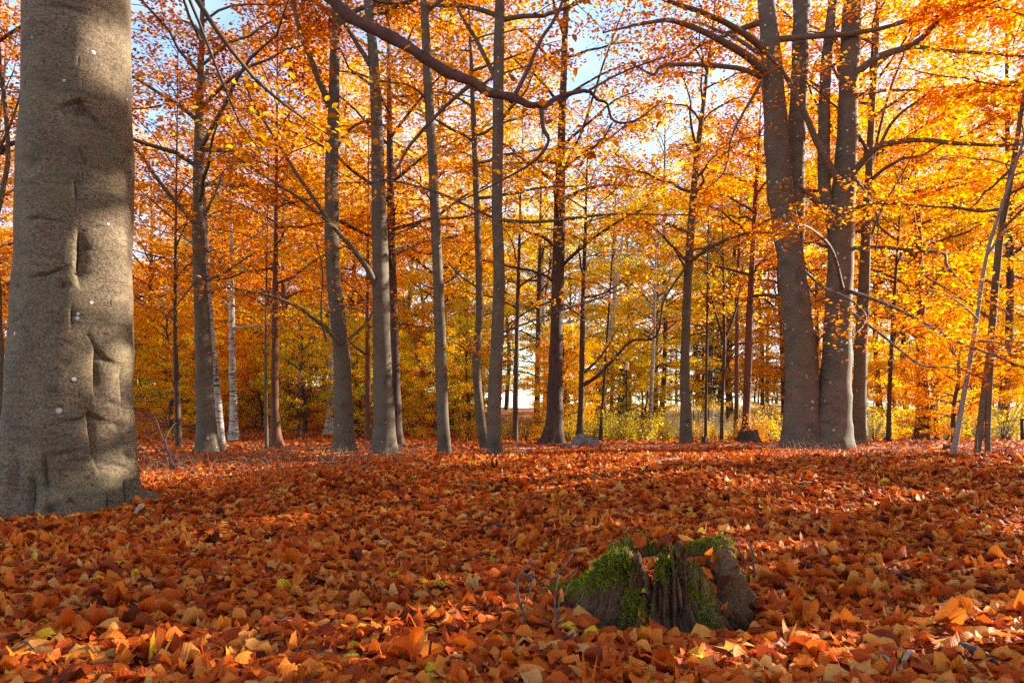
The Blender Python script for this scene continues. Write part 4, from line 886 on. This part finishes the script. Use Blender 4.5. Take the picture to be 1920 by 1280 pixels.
for px, d, s, v, lab in ((1640, 30, 1.3, 0, 'tangled brown leafless bush left of the stout red trunk'), (1775, 29, 1.6, 1, 'bare brown bush right of the stout red trunk'), (1880, 28, 1.5, 0, 'brown thicket of bare stems by the right border'),
                         (1840, 31, 1.6, 1, 'brown thicket behind the slanting split beech'), (1720, 11.5, .36, 0, 'low dark bramble in front of the double-stemmed beech'), (1880, 10.2, .42, 1, 'low dark bramble at the right border'), (1800, 10.8, .3, 0, 'small bramble at the foot of the leaning sapling'),
                         (1330, 31, .9, 0, 'thin bare stems in the meadow gap'), (1455, 33, 1.6, 1, 'thin bare bush beside the left stem of the double-stemmed beech')):
    shrub(px, d, s, 0, lab, v, True, 'leafless bushes')

# ------------------------------------------------------------------ the mossy stump in front
def stump():
    C = np.array([0.70, 3.14]); zb = float(gz(*C)); base = np.array([C[0], C[1], zb])
    t = root('tree_stump', base, 'low hollow rotten stump with bright green moss on its rim', 'stump'); SS = 1.16
    r = np.random.default_rng(42); n = 680; m = 60
    deg = np.linspace(-180, 180, n, endpoint=False); th = np.radians(deg)
    def per(tab):
        a = np.array(tab, float); x = np.concatenate([a[:, 0] - 360, a[:, 0], a[:, 0] + 360]); 
        return [np.interp(deg, x, np.tile(a[:, c], 3)) for c in (1, 2, 3)]
    top, rt, rb = per([(-178, .20, .27, .58), (-165, .25, .27, .48), (-150, .30, .265, .40), (-135, .31, .26, .36), (-124, .29, .255, .37), (-117, .25, .26, .44), (-113, .19, .25, .42), (-109, .29, .24, .37),
                       (-100, .31, .225, .34), (-90, .315, .22, .335), (-82, .295, .23, .36), (-74, .27, .27, .48), (-66, .21, .28, .46), (-58, .15, .27, .35), (-48, .17, .26, .33), (-38, .25, .27, .34), (-24, .29, .265, .37), (-5, .30, .265, .40),
                       (15, .315, .28, .44), (30, .305, .30, .58), (42, .28, .31, .80), (52, .27, .31, .60), (70, .25, .30, .42), (95, .27, .30, .40), (125, .26, .29, .42), (145, .20, .28, .60), (158, .17, .28, .66), (170, .17, .275, .62)])
    ker = np.exp(-np.linspace(-2, 2, 9) ** 2); ker /= ker.sum()
    sm = lambda a: np.convolve(np.concatenate([a[-4:], a, a[:4]]), ker, 'valid')
    top, rt, rb = sm(top) * .98, sm(rt) * 1.1, sm(rb) * 1.08
    ph = r.uniform(0, 6.28, 30); fr = r.integers(12, 110, 30); am = r.uniform(.3, 1, 30) / np.sqrt(fr)
    grain = sum(a * np.sin(f * th + p) for a, f, p in zip(am, fr, ph))
    grain /= np.abs(grain).max()
    top = top * (1 + .10 * grain) + .012 * np.sign(np.sin(th * 23 + 1)) * np.abs(np.sin(th * 23 + 1)) ** .5
    FIB = [(r.uniform(.3, 1), int(r.integers(25, 130)), r.uniform(0, 6.28)) for _ in range(9)]
    rows = []
    T = np.linspace(-.18, 1, m)
    for tt in T:
        q = np.clip(tt, 0, 1)
        rad = rt + (rb - rt) * (1 - q) ** 1.6 + (.12 * (-tt) if tt < 0 else 0)
        rad = rad + .016 * grain * (1 - .3 * q) + .010 * np.sin(th * 37 + 9 * q + 2 * np.sin(q * 7)) + .013 * np.sin(th * 9 + q * 8) + .006 * np.sin(th * 71 + q * 14) + .004 * r.normal(0, 1, n) + .014 * np.sin(th * 6 + 2.5 * np.sin(q * 5 + th * 2)) * np.sin(q * 9 + th * 3)
        rad = rad + .007 * sum(a * np.sin(f * th + p + 2.5 * q * np.sin(f * .37) + .8 * np.sin(q * 6 + p)) for a, f, p in FIB)
        dh = ((deg + 140) / 7) ** 2 + ((q - .70) / .11) ** 2; rad = rad - .10 * np.exp(-dh); dh2 = ((deg + 90) / 5) ** 2 + ((q - .18) / .12) ** 2; rad = rad - .05 * np.exp(-dh2)
        rows.append(np.stack([rad * np.cos(th), rad * np.sin(th), tt * top + .02 * (1 - q) * 0], -1))
    wall = .045 + .02 * np.sin(th * 5 + 2) + .012 * grain
    for f, dz in ((.35, .004), (.7, -.004), (1.0, -.03), (1.15, -.09), (1.3, -.16), (1.45, -.26)):
        rad = np.maximum(rt - wall * f, .02) + .006 * grain; rows.append(np.stack([rad * np.cos(th), rad * np.sin(th), np.maximum(top + dz, .02) + .006 * r.normal(0, 1, n)], -1))
    V = np.stack(rows, 0); M = len(rows); V = V.reshape(-1, 3)
    i = np.arange(M - 1)[:, None] * n; j = np.arange(n)[None]; j2 = (j + 1) % n
    Q = np.stack([i + j, i + j2, i + n + j2, i + n + j], -1).reshape(-1, 4)
    sc = np.clip(-grain * .9 - .15, 0, .75)[None, :] * np.ones((M, 1))
    link('wood', mk_mesh('stump_wood', V, Q, vattr={'scar': sc.ravel()}), bark_material('rotten_wood', (0.022, 0.010, 0.005), (0.23, 0.112, 0.046), speck=.45, vert=.18, bump=1.0, moss=0, scale=3.6), t)
    # moss: short upright shoots on the rim and the feet
    G = V.reshape(M, n, 3); P, N = [], []
    def dens(dg, q):
        d = 0.0
        for a, w, lo in ((-150, 14, .55), (-138, 12, .72), (-104, 11, .70), (100, 34, .66), (135, 22, .4), (25, 16, .45), (38, 14, .15), (47, 10, .0), (0, 15, .84), (-122, 9, -.1), (-76, 5, .05), (160, 16, .15), (-172, 14, .3), (178, 12, .3), (-160, 10, .5)):
            e = abs((dg - a + 180) % 360 - 180) / w
            if e < 1.3 and q > lo: d = max(d, (1.3 - e) * min(1, (q - lo) * 5 + .3))
        if abs(dg + 120) < 10 and q > .62: d *= .0
        if abs(dg + 76) < 7 and q > .7: d *= .3
        return d
    tries = 150000
    a_ = r.integers(0, n, tries); b_ = r.integers(9, m + 3, tries); u_ = r.random(tries)
    for a, b, u in zip(a_, b_, u_):
        q = min(1, max(0, T[b] if b < m else 1))
        bald = .5 + .5 * math.sin(deg[a] * .35 + 9 * q) * math.sin(deg[a] * .13 - 14 * q + 2)
        if u < dens(deg[a], q) * .9 * min(1, .3 + 1.5 * bald):
            p = G[b, a] + r.normal(0, .005, 3); nrm = np.array([math.cos(th[a]), math.sin(th[a]), .5 + 1.2 * q]); P.append(p); N.append(nrm)
    P = np.array(P); N = np.array(N); N /= np.linalg.norm(N, axis=1)[:, None]; k = len(P)
    clump = .5 + .5 * np.sin(P[:, 0] * 61) * np.sin(P[:, 1] * 57 + 1) * np.sin(P[:, 2] * 70)
    d = N + r.normal(0, .5, (k, 3)); d /= np.linalg.norm(d, axis=1)[:, None]; L = r.uniform(.006, .018, k) * (.6 + .9 * clump)
    s = np.cross(d, r.normal(0, 1, (k, 3))); s /= np.linalg.norm(s, axis=1)[:, None]; wv = r.uniform(.0018, .0034, k)[:, None]
    VV = np.stack([P - s * wv - N * .004, P + s * wv - N * .004, P + d * L[:, None]], 1).reshape(-1, 3)
    m_moss, n_, l_, o_ = nmat('moss'); at = n_.new('ShaderNodeAttribute'); at.attribute_name = 'tint'
    rr = ramp(n_, [(0, (.035, .05, .006)), (.5, (.16, .19, .012)), (1, (.40, .42, .025))]); df = n_.new('ShaderNodeBsdfDiffuse'); tl = n_.new('ShaderNodeBsdfTranslucent'); mx = n_.new('ShaderNodeMixShader'); mx.inputs[0].default_value = .35
    l_.new(at.outputs['Fac'], rr.inputs[0]); l_.new(rr.outputs[0], df.inputs[0]); l_.new(rr.outputs[0], tl.inputs[0]); l_.new(df.outputs[0], mx.inputs[1]); l_.new(tl.outputs[0], mx.inputs[2]); l_.new(mx.outputs[0], o_.inputs[0])
    hgt = np.clip(P[:, 2] / .3, 0, 1)
    mo = link('moss', mk_mesh('stump_moss', VV, None, np.arange(k * 3).reshape(k, 3), fattr={'tint': np.clip(r.normal(.38, .16, k) + .22 * clump, 0, 1)}, flat=True), m_moss, t)
    # leaves caught in the hollow and on the rim
    def disc(nn, rg):
        a = rg.uniform(0, 6.28, nn); q = np.sqrt(rg.random(nn)) * .25; return np.column_stack([C[0] + q * np.cos(a), C[1] + q * np.sin(a)])
    v, q, tt, bl_ = litter(150, disc, .085, (0, .05), .5, 91, 1.2, zf=lambda xy: np.full(len(xy), zb + .17))
    def rimpts(nn, rg):
        a = np.radians(np.array([-118, -66, -56, -48, 55, 80, -60, -116, -20, 110])[:nn]); q = np.array([.31, .30, .27, .30, .28, .27, .36, .36, .22, .22])[:nn]; return np.column_stack([C[0] + q * np.cos(a), C[1] + q * np.sin(a)])
    zr = np.array([.16, .15, .17, .19, .30, .29, .10, .09, .28, .28]) + zb
    v2, q2, t2, b2 = litter(10, rimpts, .10, (0, .01), .7, 92, 1.2, zf=lambda xy: zr[:len(xy)])
    me = mk_mesh('stump_leaves', np.concatenate([v, v2]), np.concatenate([q, q2 + len(v)]), fattr={'tint': np.concatenate([tt, t2])}, vattr={'blade': np.concatenate([bl_, b2])})
    tag(link('fallen_leaves', me, M_LITTER), 'orange leaves caught in the hollow of the mossy stump', 'leaves', None, 'stuff')
stump()

def small_stump(px, py, wpx, hpx, d, label, seed):
    x = (px - CX) / FPX * d; zb = float(gz(x, d)); r = np.random.default_rng(seed); n, m = 80, 12; th = np.linspace(0, 2 * np.pi, n, endpoint=False); R = wpx * .5 * d / FPX; H = hpx * d / FPX
    top = H * (1 + .12 * np.sin(3 * th + 1) + .08 * np.sin(11 * th)); rows = []
    for q in np.linspace(-.3, 1, m): rows.append(np.stack([R * (.72 + .35 * (1 - max(q, 0)) ** 2 + .06 * np.sin(9 * th + q) + .03 * np.sin(23 * th)) * np.cos(th), R * (.72 + .35 * (1 - max(q, 0)) ** 2 + .06 * np.sin(9 * th)) * np.sin(th), q * top], -1))
    for f, dz in ((.55, .0), (.4, -.25), (.05, -.3)): rows.append(np.stack([R * f * np.cos(th), R * f * np.sin(th), top + dz * H], -1))
    M = len(rows); i = np.arange(M - 1)[:, None] * n; j = np.arange(n)[None]; j2 = (j + 1) % n
    o = link('tree_stump', mk_mesh('small_stump', np.stack(rows).reshape(-1, 3), np.stack([i + j, i + j2, i + n + j2, i + n + j], -1).reshape(-1, 4)), M_DARK, None, (x, d, zb)); tag(o, label, 'stump')
small_stump(1403, 832, 46, 20, 23.8, 'small dark broken stump below the slim reddish brown trunk', 1)
small_stump(1320, 832, 12, 12, 23, 'tiny dark stump beside the bare-stemmed beech foot', 2)
small_stump(1776, 842, 18, 12, 17.5, 'short dark stump behind the leaning sapling foot', 3)

def boulder(px, d, wpx, hpx, label, seed, depth=.8):
    x = (px - CX) / FPX * d; zb = float(gz(x, d)); r = np.random.default_rng(seed); a, h = wpx * .5 * d / FPX, hpx * d / FPX
    nu, nv = 60, 34; u = np.linspace(0, 2 * np.pi, nu, endpoint=False); v = np.linspace(-.5, np.pi / 2, nv); U, Vv = np.meshgrid(u, v)
    D = np.stack([np.cos(U) * np.cos(Vv), np.sin(U) * np.cos(Vv), np.sin(Vv)], -1); f = np.ones_like(U)
    for _ in range(14):                                   # broken facets
        nrm = unit(r.normal(0, 1, 3) + np.array([0, 0, .3])); o = r.uniform(.62, .92); dt = D @ nrm; f = np.minimum(f, np.where(dt > .05, o / np.maximum(dt, .05), 9))
    f = f * (1 + .03 * np.sin(9 * U + 7 * Vv)); P = D * f[..., None] * np.array([a, a * depth, h * 1.15])
    i = np.arange(nv - 1)[:, None] * nu; j = np.arange(nu)[None]; j2 = (j + 1) % nu
    o = link('boulder', mk_mesh('boulder', P.reshape(-1, 3), np.stack([i + j, i + j2, i + nu + j2, i + nu + j], -1).reshape(-1, 4)), M_ROCK, None, (x, d, zb - .03)); tag(o, label, 'rock')
M_ROCK = simple('granite', (.17, .165, .16), .9, noise=.6, scale=5, bump=.8)
boulder(1098, 20.8, 58, 24, 'grey granite boulder with pale right face among the leaves', 3)
boulder(1060, 19.6, 26, 12, 'small dark rock left of the grey boulder', 8)

# ------------------------------------------------------------------ lamps, meadow furniture, fence post
M_METAL = simple('lamp_paint', (.018, .017, .018), .7, 0.0, noise=.3); M_CAP = simple('lamp_cap', (.14, .13, .12), .5, .2, noise=.3); M_WHITE = simple('white_paint', (.8, .79, .76), .5, noise=.08)
m_gl, gn, gl_, go = nmat('lamp_glass'); gp = gn.new('ShaderNodeBsdfPrincipled'); gp.inputs['Base Color'].default_value = (.75, .68, .6, 1); gp.inputs['Roughness'].default_value = .25; gl_.new(gp.outputs[0], go.inputs[0])
def lathe(prof, k=20):
    prof = np.array(prof, float); th = np.linspace(0, 2 * np.pi, k, endpoint=False); n = len(prof)
    V = np.stack([prof[:, None, 0] * np.cos(th), prof[:, None, 0] * np.sin(th), np.repeat(prof[:, 1:2], k, 1)], -1).reshape(-1, 3)
    i = np.arange(n - 1)[:, None] * k; j = np.arange(k)[None]; j2 = (j + 1) % k
    return mk_mesh('lathe', V, np.stack([i + j, i + j2, i + k + j2, i + k + j], -1).reshape(-1, 4))
def lamp(px, d, ytop, label, cap, capm):
    x = (px - CX) / FPX * d; zb = float(gz(x, d)); h = EYE + (HY - ytop) / FPX * d - zb
    t = root('street_lamp', (x, d, zb), label, 'lamp')
    link('post', lathe([(.001, -.3), (.085, -.3), (.085, h * .36), (.08, h * .37), (.042, h * .38), (.038, h - .5), (.03, h - .45), (.001, h - .45)]), M_METAL, t)
    link('lantern', lathe([(.02, h - .46), (.105, h - .45), (.12, h - .42), (.12, h - .14), (.10, h - .12), (.02, h - .12)]), m_gl, t)
    link('cap', lathe([(.001, h - .10), (cap * .55, h - .10), (cap, h - .075), (cap, h - .055), (cap * .5, h - .01), (.04, h + .01), (.001, h + .03)], 28), capm, t)
lamp(1175, 34, 677, 'tall thin park lamp with flat round cap among yellow bushes', .32, M_CAP)
lamp(319, 45, 712, 'distant white park lamp behind the narrow dark trunk on the left', .26, M_WHITE)

def box(V, Q, c, s, rz=0.0):
    o = len(V); ca, sa = math.cos(rz), math.sin(rz)
    for dz in (-1, 1):
        for dx, dy in ((-1, -1), (1, -1), (1, 1), (-1, 1)):
            a, b = dx * s[0] / 2, dy * s[1] / 2; V.append((c[0] + a * ca - b * sa, c[1] + a * sa + b * ca, c[2] + dz * s[2] / 2))
    Q += [(o + a, o + b, o + c_, o + d) for a, b, c_, d in ((0, 3, 2, 1), (4, 5, 6, 7), (0, 1, 5, 4), (1, 2, 6, 5), (2, 3, 7, 6), (3, 0, 4, 7))]
def meadow_things():
    d = 52.0; x = (1339 - CX) / FPX * d; z0 = float(gz(x, d)); c = W(1339, 778, d); k = d / FPX
    tb = Tubes(); a = np.radians(np.linspace(60, 300, 16)); P = np.column_stack([c[0] + 3.6 * k + 5.2 * k * np.cos(a) * 1.1, np.full(16, d), c[2] + 5.6 * k * np.sin(a)]); tb.add(P, np.full(16, 1.5 * k), 8)
    tb.add(np.array([[c[0] + 6 * k, d, c[2] - 4.8 * k], [c[0] + 6.2 * k, d, z0 - .1]]), np.array([.6 * k, .6 * k]), 6)
    o = link('meadow_ornament', tb.mesh('meadow_ornament', (x, d, z0)), M_WHITE, None, (x, d, z0)); tag(o, 'small bright white curved object standing far out in the meadow', 'ornament')
    x = (1308 - CX) / FPX * d; z0 = float(gz(x, d)); t = root('wooden_fence', (x, d, z0), 'low fence with dark posts and a white board far out in the meadow', 'fence')
    for dx in (-8, 1):
        V, Q = [], []; top = W(1308, 769, d)[2] - z0; box(V, Q, (dx * k, 0, top / 2 - .1), (1.3 * k, .06, top + .2)); link('post', mk_mesh('fence_post', V, Q), M_METAL, t)
    V, Q = [], []; box(V, Q, (0, 0, W(0, 780.5, d)[2] - z0), (17 * k, .05, 1 * k)); link('rail', mk_mesh('fence_rail', V, Q), M_METAL, t)
    V, Q = [], []; box(V, Q, (-3.5 * k, -.06, W(0, 773.5, d)[2] - z0), (7 * k, .03, 2.6 * k)); link('board', mk_mesh('fence_board', V, Q), M_WHITE, t)
meadow_things()
d = 27.0; x = (1917 - CX) / FPX * d; V, Q = [], []; box(V, Q, (0, 0, .42), (.10, .10, 1.0)); box(V, Q, (0, 0, .94), (.13, .13, .04))
tag(link('fence_post', mk_mesh('wooden_post', V, Q), M_METAL, None, (x, d, float(gz(x, d)))), 'dark upright post beside the brown thicket at the right border', 'post')

# ------------------------------------------------------------------ twigs, sticks and dry stems
def twig(label, lines, d=None, mat=M_TWIG, lift=.055, name='twig', seed=0, k=6):
    r = np.random.default_rng(seed); tb = Tubes(); org = None
    for pts in lines:
        P, R = [], []
        for q, (px, py, w) in enumerate(pts):
            h = hit(px, py)
            if d is None: p = h + np.array([0, 0, lift + (.02 if q % 2 else 0)])
            else: p = W(px, py, d[0] + (d[1] - d[0]) * q / max(1, len(pts) - 1))
            P.append(p); R.append(max(.0012, w * .5 * p[1] / FPX))
        L = catmull(P, 16); L[1:-1] += r.normal(0, .0025, (14, 3)); tb.add(L, np.interp(np.linspace(0, len(R) - 1, 16), range(len(R)), R), k, lambda i, th: 1 + .08 * np.sin(i * 2.1 + th))
        if org is None: org = P[0].copy()
    tag(link(name, tb.mesh(name, org), mat, None, org), label, 'twig', 'twigs on the leaf floor')
twig('forked bare shoot standing left of the stump, nearest the yellow leaf', [[(1003, 1202, 6), (985, 1160, 6), (972, 1118, 5), (972, 1085, 4), (985, 1062, 3), (1003, 1040, 2)], [(978, 1150, 3), (992, 1110, 3), (1000, 1065, 2), (1002, 1042, 1.5)]], (2.74, 2.85), seed=1)
twig('taller bare shoot touching the left root of the stump', [[(1056, 1214, 5), (1043, 1160, 5), (1041, 1120, 4), (1048, 1075, 3), (1068, 1045, 2.5), (1085, 1018, 2)], [(1042, 1150, 3), (1060, 1110, 3), (1084, 1062, 2)], [(1046, 1170, 2), (1075, 1140, 2), (1100, 1105, 1.5)]], (2.66, 2.8), seed=2)
twig('curved grey stick lying left of the stump', [[(968, 1094, 6), (1000, 1112, 7), (1020, 1140, 6), (1032, 1178, 5)]], seed=3)
twig('bare forked twig standing behind the right root of the stump', [[(1424, 1094, 4), (1412, 1062, 4), (1410, 1030, 3), (1398, 1000, 2)], [(1414, 1072, 3), (1392, 1048, 2), (1386, 1022, 2), (1405, 1012, 1.5)], [(1411, 1032, 2), (1430, 1000, 1.5)]], (3.5, 3.6), seed=4)
twig('thin dark stick lying right of the stump', [[(1655, 1094, 4), (1690, 1104, 5), (1730, 1126, 5), (1775, 1160, 4)]], seed=5)
twig('fine branched twig lying right of the thin dark stick', [[(1730, 1098, 2), (1780, 1097, 2), (1820, 1128, 2)], [(1785, 1098, 2), (1760, 1125, 1.5), (1740, 1140, 1.5)]], seed=6)
twig('dark broken branch half buried at the lower right corner', [[(1788, 1240, 20), (1825, 1256, 24), (1872, 1277, 20)]], mat=M_DARK, lift=.05, name='broken_branch', seed=7, k=10)
twig('short pale stick poking out at the bottom edge', [[(1642, 1258, 7), (1662, 1274, 8), (1680, 1295, 8)]], mat=M_PALETWIG, seed=8)
twig('pale thick stick at the bottom edge right of the short stick', [[(1715, 1248, 9), (1700, 1268, 10), (1690, 1290, 10)]], mat=M_PALETWIG, seed=9)
twig('long thin twig crossing the bottom left leaves', [[(500, 1264, 4), (560, 1251, 4), (602, 1222, 3), (636, 1180, 2)]], seed=10)
twig('thin arched stem at the bottom left', [[(372, 1218, 2.5), (385, 1245, 2.5), (412, 1268, 2), (440, 1283, 2)]], mat=M_PALETWIG, seed=11)
twig('fine twig lying in front of the old beech', [[(0, 1014, 4), (60, 1006, 3.5), (110, 1005, 3), (165, 1000, 2)]], seed=12)
twig('dark twig at the left border below the old beech', [[(0, 1172, 4), (40, 1168, 4), (80, 1150, 3), (105, 1128, 2)]], seed=13)
twig('short dark stick in the middle of the leaf floor', [[(908, 1008, 5), (935, 1003, 5), (968, 1008, 4)]], seed=14)
twig('dark crooked stick lying below the boulder', [[(1200, 886, 4), (1240, 874, 4), (1280, 866, 3), (1310, 868, 2)], [(1262, 870, 2), (1300, 880, 2)]], seed=15)
twig('split pale wood chip at the right root of the old beech', [[(250, 978, 6), (264, 966, 12), (280, 952, 5)]], mat=M_PALETWIG, name='wood_chip', seed=16)
twig('bare crooked dead sapling right of the old beech', [[(332, 888, 4), (322, 866, 5), (312, 838, 5), (302, 815, 3), (294, 790, 2), (284, 770, 1.5)], [(326, 874, 3), (338, 866, 2.5), (348, 862, 1.5)], [(309, 828, 3), (318, 806, 2), (330, 792, 1)], [(318, 868, 3), (322, 884, 3)]], (11.2, 11.6), seed=17)
twig('fine upright twig in the middle of the leaf floor', [[(1108, 960, 3), (1112, 930, 3), (1116, 880, 2)], [(1112, 925, 2), (1092, 955, 1.5)]], (6.4, 6.4), seed=18)
twig('thin stick left of the pale bottom twigs', [[(1030, 1240, 3), (1080, 1222, 4), (1110, 1195, 3), (1118, 1175, 2)]], seed=19)
twig('dark twig at the lower left of the floor', [[(30, 1240, 3), (50, 1242, 4), (85, 1268, 3)], [(50, 1242, 2), (45, 1220, 2)]], seed=20)
twig('thin pale arch of a stem in the middle left floor', [[(700, 1030, 2), (725, 1035, 2.5), (742, 1052, 2), (752, 1068, 1.5)]], mat=M_PALETWIG, seed=21)
twig('dark stick beside the pale arch of a stem', [[(560, 1180, 3), (520, 1195, 3), (470, 1200, 2)], [(1040, 1240, 1), (1042, 1240, 1)]][:1], seed=22)

def small_twigs():
    r = np.random.default_rng(77)
    for k in range(46):
        d = math.sqrt(r.uniform(2.2 ** 2, 10.5 ** 2)); x = r.uniform(-.74, .74) * d
        if math.hypot(x - .7, d - 3.1) < .75 or (x < -2.9 and d > 5.4): continue
        L = r.uniform(.16, .5); a = r.uniform(0, 6.28); m = 9; t = np.linspace(0, 1, m)[:, None]; dv = np.array([math.cos(a), math.sin(a), 0]); sv = np.array([-dv[1], dv[0], 0])
        def lay(p0, dv, L, lift):
            p = p0 + dv * L * t + sv * (r.normal(0, .10) * L * np.sin(t * 3.1)) + np.cumsum(r.normal(0, .006, (m, 3)), 0); p[:, 2] = gz(p[:, 0], p[:, 1]) + lift + r.uniform(.0, .05) * t[:, 0] + r.normal(0, .002, m); return p
        tb = Tubes(); org = np.array([x, d, float(gz(x, d)) + .06]); p = lay(org, dv, L, .06); r0 = r.uniform(.002, .0046); tb.add(p, np.linspace(r0, r0 * .4, m), 5)
        for _ in range(int(r.integers(0, 3))):
            i = int(r.integers(2, 6)); q = lay(p[i], unit(dv + sv * r.choice([-.8, .8])), L * r.uniform(.25, .5), .06); q[:, 2] += p[i, 2] - q[0, 2]; tb.add(q, np.linspace(r0 * .6, r0 * .25, m), 4)
        pale = k % 5 == 0
        tag(link('twig', tb.mesh('small_twig', org), M_PALETWIG if pale else M_TWIG, None, org), 'one of the small ' + ('pale' if pale else 'dark') + ' twigs strewn singly over the fallen leaves', 'twig', 'small strewn twigs')
small_twigs()

def dry_stems():
    r = np.random.default_rng(8); tb = Tubes()
    for k in range(950):
        z = r.random()
        if z < .62: px, d = r.uniform(250, 780), r.uniform(8.5, 16)
        elif z < .75: px, d = r.uniform(700, 1000), r.uniform(13, 17)
        elif z < .86: px, d = r.uniform(1440, 1620), r.uniform(16, 18.6)
        else: px, d = r.uniform(1600, 1930), r.uniform(9, 16)
        x = (px - CX) / FPX * d; z0 = float(gz(x, d)); a = r.uniform(0, 6.28); L = r.uniform(.15, .6); t = np.linspace(0, 1, 7)[:, None]; lean = r.uniform(.3, 1.5)
        p = np.array([x, d, z0 - .02]) + np.array([math.cos(a), math.sin(a), 0]) * lean * L * t ** 1.6 * .8 + np.array([0, 0, 1]) * L * (t - .55 * min(lean, 1) * t ** 2.2)
        tb.add(p, np.linspace(.0048, .002, 7), 3)
    o = link('dry_stems', tb.mesh('dry_stems'), simple('dry_grass', (.26, .14, .075), .9, noise=.5, scale=.9, col2=(.13, .07, .045))); tag(o, 'tangle of dry grass and bramble stems at the far edge of the leaves', 'dry grass', None, 'stuff')
dry_stems()
def meadow_grass():
    r = np.random.default_rng(9); n = 26000; x = r.uniform(6, 40, n); y = r.uniform(41, 80, n); z = gz(x, y) + .02; h = r.uniform(.25, .75, n); a = r.uniform(0, 6.28, n); w = r.uniform(.02, .05, n); P = np.stack([x, y, z], 1)
    s = np.stack([np.cos(a), np.sin(a), 0 * a], 1) * w[:, None]; tip = P + np.stack([r.normal(0, .2, n) * h, r.normal(0, .2, n) * h, h], 1)
    V = np.stack([P - s, P + s, tip], 1).reshape(-1, 3)
    m = simple('meadow_grass', (.80, .64, .32), .9, noise=.4, scale=.5, col2=(.62, .52, .20)); tag(link('meadow_grass', mk_mesh('meadow_grass', V, None, np.arange(n * 3).reshape(n, 3), flat=True), m), 'tall straw coloured grass of the meadow beyond the trees', 'grass', None, 'stuff')
meadow_grass()
